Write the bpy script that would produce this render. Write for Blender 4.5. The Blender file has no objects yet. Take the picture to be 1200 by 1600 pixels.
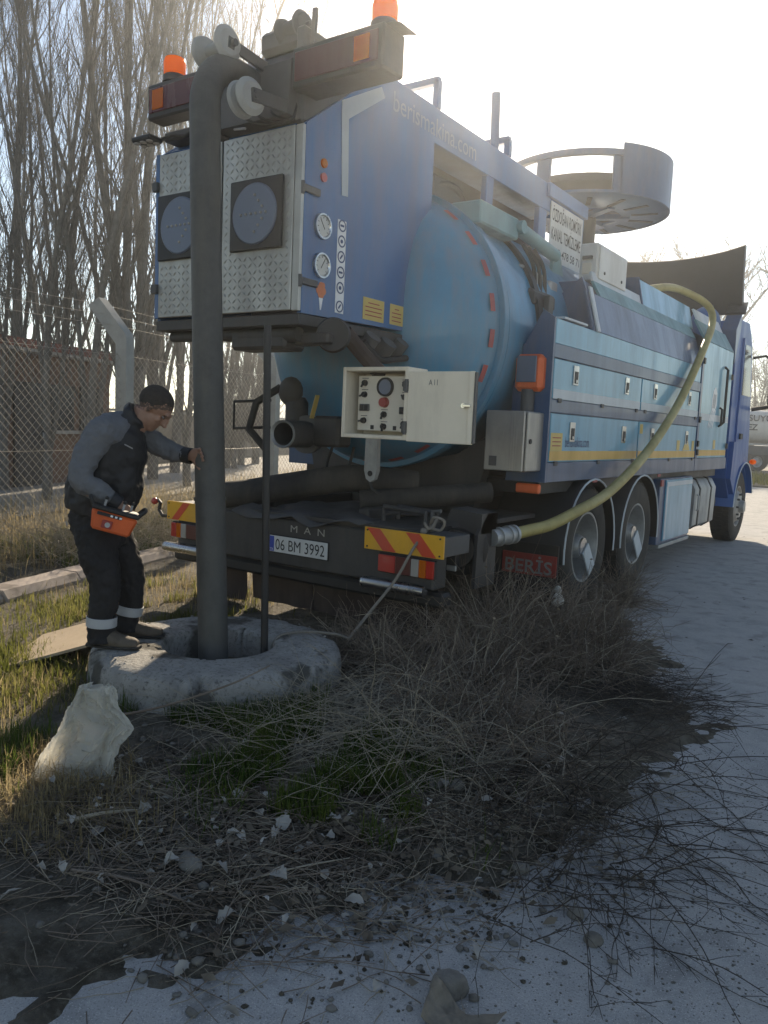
import bpy, bmesh, math, random
import numpy as np
from mathutils import Vector, Matrix
from math import sin, cos, pi, radians, sqrt, atan2

SC = bpy.context.scene
COL = SC.collection
rnd = random.Random(7)
rng = np.random.default_rng(11)

# ------------------------------------------------------------------ camera
yaw, pitch, roll = -0.60428, -0.10624, 0.04349
fw = Vector((sin(yaw)*cos(pitch), cos(yaw)*cos(pitch), sin(pitch)))
rt = Vector((cos(yaw), -sin(yaw), 0)); up = rt.cross(fw)
r2 = cos(roll)*rt + sin(roll)*up; u2 = -sin(roll)*rt + cos(roll)*up
cd = bpy.data.cameras.new('camera'); cam = bpy.data.objects.new('camera', cd); COL.objects.link(cam)
cam.matrix_world = Matrix(((r2.x, u2.x, -fw.x, 3.6509), (r2.y, u2.y, -fw.y, -4.1687), (r2.z, u2.z, -fw.z, 1.4649), (0, 0, 0, 1)))
cd.sensor_fit = 'VERTICAL'; cd.angle = radians(64.967); cd.clip_start = 0.05; cd.clip_end = 2000
SC.camera = cam

# ------------------------------------------------------------------ sky, sun, exposure
SUN_EL, SUN_AZ = radians(27.0), radians(-30.2)      # azimuth from +Y towards +X
w = bpy.data.worlds.new('World'); SC.world = w; w.use_nodes = True
nt = w.node_tree; bg = nt.nodes['Background']
sky = nt.nodes.new('ShaderNodeTexSky'); sky.sky_type = 'NISHITA'; sky.sun_disc = False
sky.sun_elevation = SUN_EL; sky.sun_rotation = SUN_AZ
sky.altitude = 900; sky.air_density = 0.9; sky.dust_density = 0.05; sky.ozone_density = 1.0
nt.links.new(sky.outputs[0], bg.inputs[0]); bg.inputs[1].default_value = 0.11
sl = bpy.data.lights.new('sun', 'SUN'); sl.energy = 5.0; sl.angle = radians(0.6); sl.color = (1, 0.94, 0.85)
so = bpy.data.objects.new('sun', sl); COL.objects.link(so)
sd = Vector((sin(SUN_AZ)*cos(SUN_EL), cos(SUN_AZ)*cos(SUN_EL), sin(SUN_EL)))
so.rotation_euler = sd.to_track_quat('Z', 'Y').to_euler(); so.location = sd*60
SC.view_settings.view_transform = 'Standard'; SC.view_settings.look = 'None'
SC.view_settings.exposure = 0.85; SC.view_settings.gamma = 1.0
SC.view_settings.use_white_balance = True; SC.view_settings.white_balance_temperature = 8100; SC.view_settings.white_balance_tint = 10
SC.render.engine = 'CYCLES'
cy = SC.cycles
cy.use_denoising = True
cy.max_bounces = 6; cy.diffuse_bounces = 3; cy.glossy_bounces = 3; cy.transmission_bounces = 4; cy.transparent_max_bounces = 8
cy.volume_bounces = 0
cy.sample_clamp_indirect = 4.0

# ------------------------------------------------------------------ materials
M = {}
def mat(name, col, rough=0.5, metal=0.0, var=0.12, scale=6.0, bump=0.0, bscale=40.0, dirt=None, dirt_amt=0.35, dscale=2.5, spec=0.5, alpha=None, coat=0.0, trans=0.0):
    m = bpy.data.materials.new(name); m.use_nodes = True
    nt = m.node_tree; N = nt.nodes; K = nt.links; b = N['Principled BSDF']
    tc = N.new('ShaderNodeTexCoord')
    no = N.new('ShaderNodeTexNoise'); no.inputs['Scale'].default_value = scale; no.inputs['Detail'].default_value = 6; no.inputs['Roughness'].default_value = .65
    geo = N.new('ShaderNodeNewGeometry'); K.new(geo.outputs['Position'], no.inputs['Vector'])
    mr = N.new('ShaderNodeMapRange'); mr.inputs[1].default_value = .3; mr.inputs[2].default_value = .7
    mr.inputs[3].default_value = 1-var; mr.inputs[4].default_value = 1+var; K.new(no.outputs['Fac'], mr.inputs[0])
    mx = N.new('ShaderNodeMix'); mx.data_type = 'RGBA'; mx.blend_type = 'MULTIPLY'; mx.inputs[0].default_value = 1
    mx.inputs[6].default_value = (*col, 1); K.new(mr.outputs[0], mx.inputs[7])
    out = mx.outputs[2]
    if dirt is not None:
        n2 = N.new('ShaderNodeTexNoise'); n2.inputs['Scale'].default_value = dscale; n2.inputs['Detail'].default_value = 9; n2.inputs['Roughness'].default_value = .7
        mp = N.new('ShaderNodeMapping'); mp.inputs['Scale'].default_value = (1.6, 1.6, .28); K.new(geo.outputs['Position'], mp.inputs[0]); K.new(mp.outputs[0], n2.inputs['Vector'])
        r = N.new('ShaderNodeMapRange'); r.inputs[1].default_value = .42; r.inputs[2].default_value = .75; r.inputs[3].default_value = 0; r.inputs[4].default_value = dirt_amt
        K.new(n2.outputs['Fac'], r.inputs[0])
        m2 = N.new('ShaderNodeMix'); m2.data_type = 'RGBA'; K.new(r.outputs[0], m2.inputs[0]); K.new(out, m2.inputs[6]); m2.inputs[7].default_value = (*dirt, 1)
        out = m2.outputs[2]
        rr = N.new('ShaderNodeMapRange'); rr.inputs[1].default_value = 0; rr.inputs[2].default_value = max(dirt_amt, .01); rr.inputs[3].default_value = rough; rr.inputs[4].default_value = min(1, rough+.35)
        K.new(r.outputs[0], rr.inputs[0]); K.new(rr.outputs[0], b.inputs['Roughness'])
    else:
        b.inputs['Roughness'].default_value = rough
    K.new(out, b.inputs['Base Color'])
    b.inputs['Metallic'].default_value = metal
    b.inputs['Specular IOR Level'].default_value = spec
    b.inputs['Coat Weight'].default_value = coat
    if alpha is not None: b.inputs['Alpha'].default_value = alpha
    if trans: b.inputs['Transmission Weight'].default_value = trans
    if bump:
        n3 = N.new('ShaderNodeTexNoise'); n3.inputs['Scale'].default_value = bscale; n3.inputs['Detail'].default_value = 5; K.new(geo.outputs['Position'], n3.inputs['Vector'])
        bp = N.new('ShaderNodeBump'); bp.inputs['Strength'].default_value = bump; bp.inputs['Distance'].default_value = .02
        K.new(n3.outputs['Fac'], bp.inputs['Height']); K.new(bp.outputs[0], b.inputs['Normal'])
    M[name] = m
    return m
DUST = (.22, .19, .15); GRIME = (.035, .032, .03)
mat('tank_blue', (.025, .215, .37), .33, var=.06, dirt=DUST, dirt_amt=.5, bump=.04, bscale=3, coat=.3)
mat('door_blue', (.055, .31, .48), .3, var=.05, dirt=DUST, dirt_amt=.42, coat=.3, bump=.03, bscale=3)
mat('navy', (.018, .07, .165), .35, var=.08, dirt=DUST, dirt_amt=.34, coat=.2)
mat('housing_blue', (.014, .105, .28), .35, var=.06, dirt=DUST, dirt_amt=.42, coat=.3, bump=.03, bscale=3)
mat('cab_blue', (.008, .085, .30), .42, var=.04, dirt=DUST, dirt_amt=.1, coat=.1)
mat('teal', (.10, .26, .30), .45, dirt=DUST, dirt_amt=.3)
mat('black', (.016, .016, .017), .5, var=.2, dirt=DUST, dirt_amt=.08)
mat('black_steel', (.03, .03, .032), .5, var=.25, dirt=DUST, dirt_amt=.28, bump=.1)
mat('dark_grey', (.07, .072, .075), .55, var=.15, dirt=DUST, dirt_amt=.25)
mat('rubber', (.022, .021, .02), .78, var=.25, dirt=DUST, dirt_amt=.35, bump=.12, bscale=60)
mat('rubber_brown', (.05, .032, .027), .8, var=.25, dirt=DUST, dirt_amt=.3)
mat('hose_grey', (.07, .07, .067), .6, var=.2, scale=9, dirt=(.17, .155, .13), dirt_amt=.5, dscale=5, bump=.15)
mat('aluminium', (.42, .42, .40), .45, .75, var=.12, dirt=(.2, .19, .17), dirt_amt=.45)
mat('stainless', (.40, .385, .36), .4, .6, var=.1, dirt=(.16, .14, .12), dirt_amt=.35)
mat('chrome', (.6, .6, .6), .18, 1, var=.1, dirt=GRIME, dirt_amt=.4)
mat('galvanised', (.36, .37, .37), .5, .6, var=.2, dirt=DUST, dirt_amt=.3)
mat('letter_grey', (.20, .27, .36), .5, var=.06); mat('silver_stripe', (.38, .43, .45), .4, var=.06, dirt=DUST, dirt_amt=.12)
mat('white_strip', (.5, .56, .6), .4, var=.06, dirt=DUST, dirt_amt=.2)
mat('enclosure_white', (.78, .70, .57), .45, var=.05, dirt=(.25, .2, .15), dirt_amt=.35)
mat('panel_face', (.66, .6, .5), .5, var=.04, dirt=(.25, .2, .15), dirt_amt=.25)
mat('sign_white', (.62, .62, .6), .5, var=.04, dirt=DUST, dirt_amt=.3)
mat('plate_white', (.62, .63, .62), .4, var=.05, dirt=GRIME, dirt_amt=.3)
mat('plate_blue', (.02, .06, .35), .4)
mat('ink', (.012, .012, .014), .6)
mat('ink_blue', (.03, .06, .16), .6)
mat('ink_red', (.33, .05, .04), .6)
mat('lens_red', (.42, .02, .015), .2, var=.08, coat=.4, dirt=DUST, dirt_amt=.15)
mat('lens_dark_red', (.09, .014, .012), .25, var=.08, dirt=DUST, dirt_amt=.2)
mat('lens_clear', (.34, .32, .29), .2, var=.08, coat=.4)
def lensmat(name, col, tcol):
    m = bpy.data.materials.new(name); m.use_nodes = True; N = m.node_tree.nodes; K = m.node_tree.links
    b = N['Principled BSDF']; b.inputs['Base Color'].default_value = (*col, 1); b.inputs['Roughness'].default_value = .15
    t = N.new('ShaderNodeBsdfTranslucent'); t.inputs[0].default_value = (*tcol, 1)
    x = N.new('ShaderNodeMixShader'); x.inputs[0].default_value = .6
    K.new(b.outputs[0], x.inputs[1]); K.new(t.outputs[0], x.inputs[2]); K.new(x.outputs[0], N['Material Output'].inputs[0]); M[name] = m
lensmat('lens_amber', (.85, .25, .02), (1, .36, .04))
mat('orange', (.75, .13, .035), .4, var=.08, dirt=GRIME, dirt_amt=.25)
mat('refl_red', (.40, .045, .035), .4, var=.15, dirt=(.12, .16, .2), dirt_amt=.5)
mat('warn_yellow', (.72, .36, .025), .35, var=.08, dirt=DUST, dirt_amt=.2)
mat('warn_red', (.62, .06, .025), .35, var=.08, dirt=DUST, dirt_amt=.2)
mat('stripe_yellow', (.6, .36, .08), .4, var=.07, dirt=DUST, dirt_amt=.2)
mat('sticker_yellow', (.55, .4, .12), .5, var=.06)
mat('sticker_white', (.75, .77, .78), .5, var=.05)
mat('sticker_orange', (.55, .16, .06), .5, var=.15)
mat('display_grey', (.11, .14, .20), .28, var=.05)
mat('gauge_face', (.5, .5, .47), .35, var=.05)
mat('glass_dark', (.02, .025, .03), .12, var=.0)
mat('yellow_hose', (.36, .30, .10), .45, var=.12, scale=12, dirt=(.16, .13, .08), dirt_amt=.4)
mat('rope_mat', (.20, .18, .155), .9, var=.2, scale=60)
mat('roller_white', (.34, .35, .34), .6, var=.08, dirt=DUST, dirt_amt=.3)
mat('tarp', (.05, .052, .058), .6, var=.2, dirt=DUST, dirt_amt=.3)

# ------------------------------------------------------------------ mesh helpers
WLOC = {}
def tag(o, label=None, cat=None, group=None, kind=None):
    if label: o['label'] = label
    if cat: o['category'] = cat
    if group: o['group'] = group
    if kind: o['kind'] = kind
    return o
def thing(name, loc, label, cat, group=None):
    o = bpy.data.objects.new(name, None); COL.objects.link(o); o.location = loc; o.empty_display_size = .2
    WLOC[o.name] = Vector(loc); return tag(o, label, cat, group)
def link(name, me, m, parent, centre=True):
    o = bpy.data.objects.new(name, me); COL.objects.link(o)
    c = Vector((0, 0, 0))
    n = len(me.vertices)
    if centre and n:
        a = np.empty(n*3, np.float32); me.vertices.foreach_get('co', a); a = a.reshape(-1, 3)
        lo, hi = a.min(0), a.max(0); c0 = (lo+hi)/2; 
        if parent is None: c0[2] = lo[2]
        a -= c0; me.vertices.foreach_set('co', a.ravel()); c = Vector([float(t) for t in c0])
    if m is not None: me.materials.append(M[m] if isinstance(m, str) else m)
    WLOC[o.name] = c
    if parent is not None:
        o.parent = parent; o.location = c - WLOC[parent.name]
    else: o.location = c
    return o
def smooth(me, ang=35):
    me.polygons.foreach_set('use_smooth', [True]*len(me.polygons)); me.set_sharp_from_angle(angle=radians(ang))
class MB:
    def __init__(s): s.v = []; s.f = []
    def add(s, vs, fs):
        n = len(s.v); s.v.extend([tuple(p) for p in vs]); s.f.extend([tuple(i+n for i in f) for f in fs]); return s
    def box(s, x0, x1, y0, y1, z0, z1, b=.004):
        b = min(b, (x1-x0)*.3, (y1-y0)*.3, (z1-z0)*.3)
        V = []; idx = {}
        for i, x in enumerate((x0, x1)):
            for j, y in enumerate((y0, y1)):
                for k, z in enumerate((z0, z1)):
                    sx, sy, sz = 1-2*i, 1-2*j, 1-2*k
                    for a, p in enumerate(((x, y+sy*b, z+sz*b), (x+sx*b, y, z+sz*b), (x+sx*b, y+sy*b, z))):
                        idx[i, j, k, a] = len(V); V.append(p)
        g = lambda i, j, k, a: idx[i, j, k, a]
        F = []
        F.append([g(0,0,0,0), g(0,0,1,0), g(0,1,1,0), g(0,1,0,0)]); F.append([g(1,0,0,0), g(1,1,0,0), g(1,1,1,0), g(1,0,1,0)])
        F.append([g(0,0,0,1), g(1,0,0,1), g(1,0,1,1), g(0,0,1,1)]); F.append([g(0,1,0,1), g(0,1,1,1), g(1,1,1,1), g(1,1,0,1)])
        F.append([g(0,0,0,2), g(0,1,0,2), g(1,1,0,2), g(1,0,0,2)]); F.append([g(0,0,1,2), g(1,0,1,2), g(1,1,1,2), g(0,1,1,2)])
        for i in (0, 1):
            for j in (0, 1): F.append([g(i,j,0,0), g(i,j,0,1), g(i,j,1,1), g(i,j,1,0)])
            for k in (0, 1): F.append([g(i,0,k,0), g(i,1,k,0), g(i,1,k,2), g(i,0,k,2)])
        for j in (0, 1):
            for k in (0, 1): F.append([g(0,j,k,1), g(0,j,k,2), g(1,j,k,2), g(1,j,k,1)])
        for i in (0, 1):
            for j in (0, 1):
                for k in (0, 1): F.append([g(i,j,k,0), g(i,j,k,1), g(i,j,k,2)])
        return s.add(V, F)
    def frame(s, p0, p1):
        d = (Vector(p1)-Vector(p0)); d.normalize()
        a = Vector((0, 0, 1)) if abs(d.z) < .9 else Vector((1, 0, 0))
        u = d.cross(a).normalized(); return d, u, d.cross(u)
    def cyl(s, p0, p1, r0, r1=None, n=16, cap=True):
        r1 = r0 if r1 is None else r1; p0 = Vector(p0); p1 = Vector(p1); d, u, v = s.frame(p0, p1)
        V = [p0+(u*cos(2*pi*i/n)+v*sin(2*pi*i/n))*r0 for i in range(n)]+[p1+(u*cos(2*pi*i/n)+v*sin(2*pi*i/n))*r1 for i in range(n)]
        F = [[i, (i+1) % n, n+(i+1) % n, n+i] for i in range(n)]
        if cap: F += [list(range(n))[::-1], list(range(n, 2*n))]
        return s.add(V, F)
    def tube(s, pts, r, n=8, cap=True):
        pts = [Vector(p) for p in pts]; K = len(pts); rr = r if isinstance(r, (list, tuple)) else [r]*K
        V = []; u = None
        for i, p in enumerate(pts):
            d = (pts[min(i+1, K-1)]-pts[max(i-1, 0)]).normalized()
            if u is None:
                a = Vector((0, 0, 1)) if abs(d.z) < .9 else Vector((1, 0, 0)); u = d.cross(a).normalized()
            else: u = (u-d*u.dot(d)).normalized()
            v = d.cross(u)
            V += [p+(u*cos(2*pi*j/n)+v*sin(2*pi*j/n))*rr[i] for j in range(n)]
        F = [[i*n+j, i*n+(j+1) % n, (i+1)*n+(j+1) % n, (i+1)*n+j] for i in range(K-1) for j in range(n)]
        if cap: F += [list(range(n))[::-1], list(range((K-1)*n, K*n))]
        return s.add(V, F)
    def prism(s, poly, ax, a0, a1):
        n = len(poly)
        def P(p, a):
            return {'x': (a, p[0], p[1]), 'y': (p[0], a, p[1]), 'z': (p[0], p[1], a)}[ax]
        V = [P(p, a0) for p in poly]+[P(p, a1) for p in poly]
        return s.add(V, [list(range(n))[::-1], list(range(n, 2*n))]+[[i, (i+1) % n, n+(i+1) % n, n+i] for i in range(n)])
    def lathe(s, prof, o, ax, n=40, a0=0, a1=2*pi):
        o = Vector(o); d = Vector(ax).normalized(); _, u, v = s.frame((0, 0, 0), d)
        full = abs(a1-a0-2*pi) < 1e-6; m = n if full else n+1; K = len(prof); V = []
        for i in range(m):
            t = a0+(a1-a0)*i/n; e = u*cos(t)+v*sin(t)
            V += [o+d*q+e*r for r, q in prof]
        F = [[i*K+j, i*K+j+1, ((i+1) % m)*K+j+1, ((i+1) % m)*K+j] for i in range(n) for j in range(K-1)]
        return s.add(V, F)
    def ball(s, c, rx, ry=None, rz=None, n=14):
        ry = ry or rx; rz = rz or rx; k = n//2; V = []
        for i in range(k+1):
            t = pi*i/k
            for j in range(n):
                p = 2*pi*j/n; V.append((c[0]+rx*sin(t)*cos(p), c[1]+ry*sin(t)*sin(p), c[2]+rz*cos(t)))
        return s.add(V, [[i*n+j, (i+1)*n+j, (i+1)*n+(j+1) % n, i*n+(j+1) % n] for i in range(k) for j in range(n)])
    def bar(s, p0, p1, w, h, upv=(0, 0, 1)):
        p0 = Vector(p0); p1 = Vector(p1); d = (p1-p0).normalized(); u = d.cross(Vector(upv))
        if u.length < .05: u = d.cross(Vector((1, 0, 0)))
        u.normalize(); v = u.cross(d)
        V = [p+u*a*w/2+v*b*h/2 for p in (p0, p1) for a, b in ((-1, -1), (1, -1), (1, 1), (-1, 1))]
        return s.add(V, [[3, 2, 1, 0], [4, 5, 6, 7], [0, 1, 5, 4], [1, 2, 6, 5], [2, 3, 7, 6], [3, 0, 4, 7]])
    def mesh(s, name, ang=35, fix=True):
        me = bpy.data.meshes.new(name); me.from_pydata(s.v, [], s.f)
        if fix:
            bm = bmesh.new(); bm.from_mesh(me); bmesh.ops.recalc_face_normals(bm, faces=bm.faces); bm.to_mesh(me); bm.free()
        smooth(me, ang); return me
    def build(s, name, m, parent=None, ang=35): return link(name, s.mesh(name, ang), m, parent)
def box(name, m, par, *a, **k): return MB().box(*a, **k).build(name, m, par)
def cyl(name, m, par, *a, **k): return MB().cyl(*a, **k).build(name, m, par)
def tube(name, m, par, *a, **k): return MB().tube(*a, **k).build(name, m, par)
def prism(name, m, par, *a): return MB().prism(*a).build(name, m, par)
def catmull(P, n=8):
    P = [Vector(p) for p in P]; Q = [P[0]*2-P[1]]+P+[P[-1]*2-P[-2]]; out = []
    for i in range(1, len(Q)-2):
        a, b, c, d = Q[i-1:i+3]
        for k in range(n):
            t = k/n; out.append(.5*((2*b)+(c-a)*t+(2*a-5*b+4*c-d)*t*t+(3*b-a-3*c+d)*t**3))
    out.append(P[-1]); return out
def npmesh(name, V, F, smooth_=False):
    V = np.asarray(V, np.float32); F = np.asarray(F, np.int32); k = F.shape[1]; me = bpy.data.meshes.new(name)
    me.vertices.add(len(V)); me.vertices.foreach_set('co', V.ravel())
    me.loops.add(F.size); me.loops.foreach_set('vertex_index', F.ravel())
    me.polygons.add(len(F)); me.polygons.foreach_set('loop_start', np.arange(0, F.size, k, dtype=np.int32))
    if smooth_: me.polygons.foreach_set('use_smooth', np.ones(len(F), bool))
    me.update(calc_edges=True); return me
def tubes_np(P, R, n=3):
    """P (N,K,3) polylines, R (N,K) radii -> vertices, quads"""
    P = np.asarray(P, float); R = np.asarray(R, float); N_, K = P.shape[:2]
    d = np.empty_like(P); d[:, 1:-1] = P[:, 2:]-P[:, :-2]; d[:, 0] = P[:, 1]-P[:, 0]; d[:, -1] = P[:, -1]-P[:, -2]
    d /= np.linalg.norm(d, axis=2, keepdims=True)+1e-9
    a = np.where(np.abs(d[:, :1, 2:3]) < .9, np.array([0, 0, 1.]), np.array([1., 0, 0])); a = np.broadcast_to(a, P.shape)
    u = np.cross(d, a); u /= np.linalg.norm(u, axis=2, keepdims=True)+1e-9; v = np.cross(d, u)
    t = 2*pi*np.arange(n)/n
    V = P[:, :, None]+(u[:, :, None]*np.cos(t)[:, None]+v[:, :, None]*np.sin(t)[:, None])*R[:, :, None, None]
    base = (np.arange(N_)*K*n)[:, None, None]+(np.arange(K-1)*n)[None, :, None]; j = np.arange(n); j2 = (j+1) % n
    F = np.stack([base+j, base+j2, base+n+j2, base+n+j], -1).reshape(-1, 4)
    return V.reshape(-1, 3), F
def txt(name, s, m, par, o, right, upv, h=None, w=None, sq=1.0, align='LEFT', bold=0.0, ex=.0008):
    """flat lettering with its lower left corner (or centre) at o"""
    cu = bpy.data.curves.new(name, 'FONT'); cu.body = s; cu.size = 1; cu.align_x = align; cu.offset = bold; cu.resolution_u = 3
    ob = bpy.data.objects.new(name+'_c', cu); COL.objects.link(ob)
    me = bpy.data.meshes.new_from_object(ob.evaluated_get(bpy.context.evaluated_depsgraph_get())); bpy.data.objects.remove(ob); 
    n = len(me.vertices); a = np.empty(n*3, np.float32); me.vertices.foreach_get('co', a); a = a.reshape(-1, 3)
    W = a[:, 0].max()-a[:, 0].min(); Hh = .73
    sy = h/Hh; sx = (w/W) if w else sy*sq
    R = Vector(right).normalized(); U = Vector(upv).normalized(); o = Vector(o)
    x0 = a[:, 0].min() if align == 'LEFT' else 0
    out = np.array(o)+np.outer((a[:, 0]-x0)*sx, np.array(R))+np.outer(a[:, 1]*sy, np.array(U))+np.outer(np.full(n, ex), np.array(R.cross(U)))
    me.vertices.foreach_set('co', out.astype(np.float32).ravel()); me.update()
    return link(name, me, m, par)
# ================================================================== the vacuum truck (rear at y=0, right side at x=1.25)
T = thing('vacuum_truck', (0, 0, 0), 'blue tanker truck with rear suction boom backed up to the concrete manhole', 'truck')
# ---- chassis
for x in (-.43, .43): box('chassis_rail', 'black_steel', T, x-.045, x+.045, .25, 9.2, .62, .9, b=.008)
box('crossmember', 'black_steel', T, -1.15, 1.15, .28, .44, .56, .72)
for y in (2.408, 3.758): cyl('axle', 'black_steel', T, (-1.0, y, .5), (1.0, y, .5), .085)
box('deck', 'black_steel', T, -1.0, 1.05, .02, 1.7, .80, .835)
bp_ = box('bumper', 'black_steel', T, -1.16, 1.16, .0, .16, .47, .80, b=.012)
box('bumper_lower_bar', 'black', T, -1.24, 1.22, .03, .15, .36, .455, b=.02)
for x0, x1 in ((-1.25, -.86), (.655, 1.125)):
    c = cyl('bumper_tube', 'chrome', T, (x0, -.035, .468), (x1, -.035, .468), .036, n=20)
# plate
pl = box('licence_plate', 'plate_white', T, -.186, .334, -.012, -.004, .558, .672, b=.002)
box('plate_edge', 'ink', pl, -.194, .342, -.0035, -.0005, .55, .68, b=.001)
box('plate_band', 'plate_blue', pl, -.182, -.142, -.0145, -.0125, .562, .668, b=.0005)
txt('plate_number', '06 BM 3992', 'ink', pl, (-.128, -.0128, .577), (1, 0, 0), (0, 0, 1), h=.080, w=.44, bold=.0)
txt('country_letters', 'TR', 'sticker_white', pl, (-.177, -.015, .566), (1, 0, 0), (0, 0, 1), h=.02, w=.03)
txt('maker_letters', 'M  A  N', 'aluminium', T, (.0, -.003, .712), (1, 0, 0), (0, 0, 1), h=.05, w=.30)
# flaps under the bumper
for x0, x1, z0, y in ((-1.12, -.62, .09, .2), (-.59, .0, .12, .23), (.02, .6, .12, .23), (.63, 1.12, .1, .2)):
    b = MB(); n = 10
    V = []
    for i in range(n+1):
        for k in range(5):
            x = x0+(x1-x0)*i/n; z = .46-(.46-z0)*k/4
            V.append((x, y+.014*sin(i*1.3+x0*9)*(k/4)+.02*(k/4), z))
    F = [[i*5+k, i*5+k+1, (i+1)*5+k+1, (i+1)*5+k] for i in range(n) for k in range(4)]
    b.add(V, F); b.add([(p[0], p[1]+.01, p[2]) for p in V], [f[::-1] for f in F]); b.build('mud_flap', 'rubber_brown', T)
# warning boards
def warn(x0, x1, mirror):
    w_ = box('warning_board', 'warn_yellow', T, x0, x1, -.035, -.02, .682, .823, b=.002)
    z0, z1 = .685, .820; L = x1-x0; s = -1 if mirror else 1
    starts = (.12, .62) if not mirror else (.30,)
    ww = .17 if L > .4 else .42
    for st in starts:
        a = x0+L*st; d = .085*s
        # diagonal red bands leaning outward to the bottom
        poly = [(a-d*.6, z1), (a-d*.6+L*ww, z1), (a+d*.9+L*ww, z0), (a+d*.9, z0)]
        poly = [(min(max(p[0], x0+.003), x1-.003), p[1]) for p in poly]
        prism('warning_stripe', 'warn_red', w_, poly, 'y', -.0375, -.0355)
    for x in (x0+.025, x1-.025):
        for z in (.7, .805): cyl('screw', 'black', w_, (x, -.04, z), (x, -.0345, z), .006, n=8)
    return w_
warn(.653, 1.242, False); warn(-1.242, -.80, True)
box('board_bracket', 'dark_grey', T, .66, 1.235, -.018, .30, .69, .81, b=.004)
box('board_bracket', 'dark_grey', T, -1.235, -.81, -.018, .30, .69, .81, b=.004)
for sx in (1, -1):
    tl = box('tail_light', 'black', T, min(sx*.765, sx*1.19), max(sx*.765, sx*1.19), -.03, .0, .545, .668, b=.008)
    def lz(nm, m, a, c):
        box(nm, m, tl, min(sx*a, sx*c), max(sx*a, sx*c), -.045, -.0305, .552, .661, b=.01)
    lz('red_lens', 'lens_red', .772, .90); lz('red_lens', 'lens_dark_red', .902, 1.015); lz('clear_lens', 'lens_clear', 1.018, 1.075)
    lz('amber_lens', 'lens_amber', 1.077, 1.125); lz('red_lens', 'lens_red', 1.128, 1.184)
# rubber mat lying on the deck
V = []; n, k = 14, 12
for i in range(n+1):
    for j in range(k+1):
        x = -.55+1.15*i/n; y = -.02+.95*j/k; z = .846+.018*sin(i*1.1+j*.7)+.012*sin(j*2.1-i*.4)
        if j == 0: z -= .03+.05*max(0, sin(i*.9)); y -= .01
        V.append((x+.05*sin(j), y, z))
F = [[i*(k+1)+j, (i+1)*(k+1)+j, (i+1)*(k+1)+j+1, i*(k+1)+j+1] for i in range(n) for j in range(k)]
tarp = MB().add(V, F).build('rubber_mat', 'tarp', T, ang=70)
md = tarp.modifiers.new('thick', 'SOLIDIFY'); md.thickness = .008
# small orange rag and hand rail things on the deck
b = MB().box(-.62, -.40, .32, .5, .85, .93, b=.03); b.build('tool_box', 'ink_red', T)
fr = MB().tube([(.60, .25, .83), (.60, .25, .93), (.93, .25, .915), (.93, .25, .83)], .018, 8).build('tow_bracket', 'black_steel', T)
MB().tube([(.60, .42, .83), (.60, .42, .92), (.93, .42, .905), (.93, .42, .83)], .018, 8).build('tow_bracket', 'black_steel', T)
MB().cyl((.60, .25, .88), (.60, .42, .88), .014).build('bracket_pin', 'black_steel', T)
MB().tube([(1.06, .12, .82), (1.06, .12, .95), (1.12, .12, .955)], .013, 8).build('hook_post', 'dark_grey', T)
# winch drum at the right corner
wd = MB().lathe([(.03, -.02), (.185, -.02), (.19, 0), (.17, .012), (.13, .02), (.12, .1), (.03, .1)], (1.10, .42, .70), (.25, -1, 0), 32).build('winch_drum', 'black', T)
for i in range(8):
    a = i*pi/4; cyl('drum_bolt', 'dark_grey', wd, (1.085+.075*cos(a), .30, .70+.075*sin(a)), (1.08+.075*cos(a), .315, .70+.075*sin(a)), .011, n=6)
prism('winch_guard', 'black_steel', T, [(.35, .45), (.62, .45), (.62, .93), (.48, .93), (.36, .80)], 'x', 1.235, 1.26)
prism('winch_cover', 'black_steel', T, [(.98, .80), (1.26, .80), (1.26, .93), (1.03, .95)], 'y', .40, .62)
box('winch_latch', 'galvanised', T, 1.13, 1.20, .20, .215, .575, .61)
# left side step hook with red end
MB().tube([(-1.2, .02, .70), (-1.36, .02, .69), (-1.40, .02, .73), (-1.385, .02, .79), (-1.42, .02, .81)], .014, 8).build('marker_arm', 'black', T)
MB().ball((-1.43, .0, .80), .028).build('marker_lamp', 'lens_red', T)

# ---- tank
TZ, TR_ = 2.19, 1.03
dome = [(0.001, .46), (.2, .468), (.4, .495), (.6, .545), (.75, .61), (.87, .70), (.95, .80), (1.0, .93), (1.01, 1.0)]
tk = MB().lathe(dome+[(1.01, 1.06), (1.0, 1.5), (1.0, 7.2), (.001, 7.3)], (0, 0, TZ), (0, 1, 0), 96).build('tank', 'tank_blue', T, ang=25)
MB().lathe([(1.005, .985), (1.045, .985), (1.05, .99), (1.05, 1.05), (1.045, 1.055), (1.005, 1.055)], (0, 0, TZ), (0, 1, 0), 96).build('tank_flange', 'tank_blue', tk)
MB().lathe([(1.005, 1.075), (1.04, 1.075), (1.04, 1.13), (1.005, 1.13)], (0, 0, TZ), (0, 1, 0), 96).build('tank_flange', 'tank_blue', tk)
MB().lathe([(1.0, 1.62), (1.03, 1.62), (1.03, 1.70), (1.0, 1.70)], (0, 0, TZ), (0, 1, 0), 72).build('tank_band', 'black_steel', tk)
for i in range(22):   # red reflector strips around the dome rim
    a = radians(-128+i*14.2)
    V = []; 
    for t in (-.062, -.021, .021, .062):
        for r, q in ((.9892, .88), (1.002, .925)):
            rr = r+.004; V.append((rr*sin(a+t), q-.003, TZ-rr*cos(a+t)*1.0))
    if abs(((a+pi) % (2*pi))-pi) > radians(150): continue
    MB().add(V, [[0, 1, 3, 2], [2, 3, 5, 4], [4, 5, 7, 6]]).build('reflector_strip', 'refl_red', tk)
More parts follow.
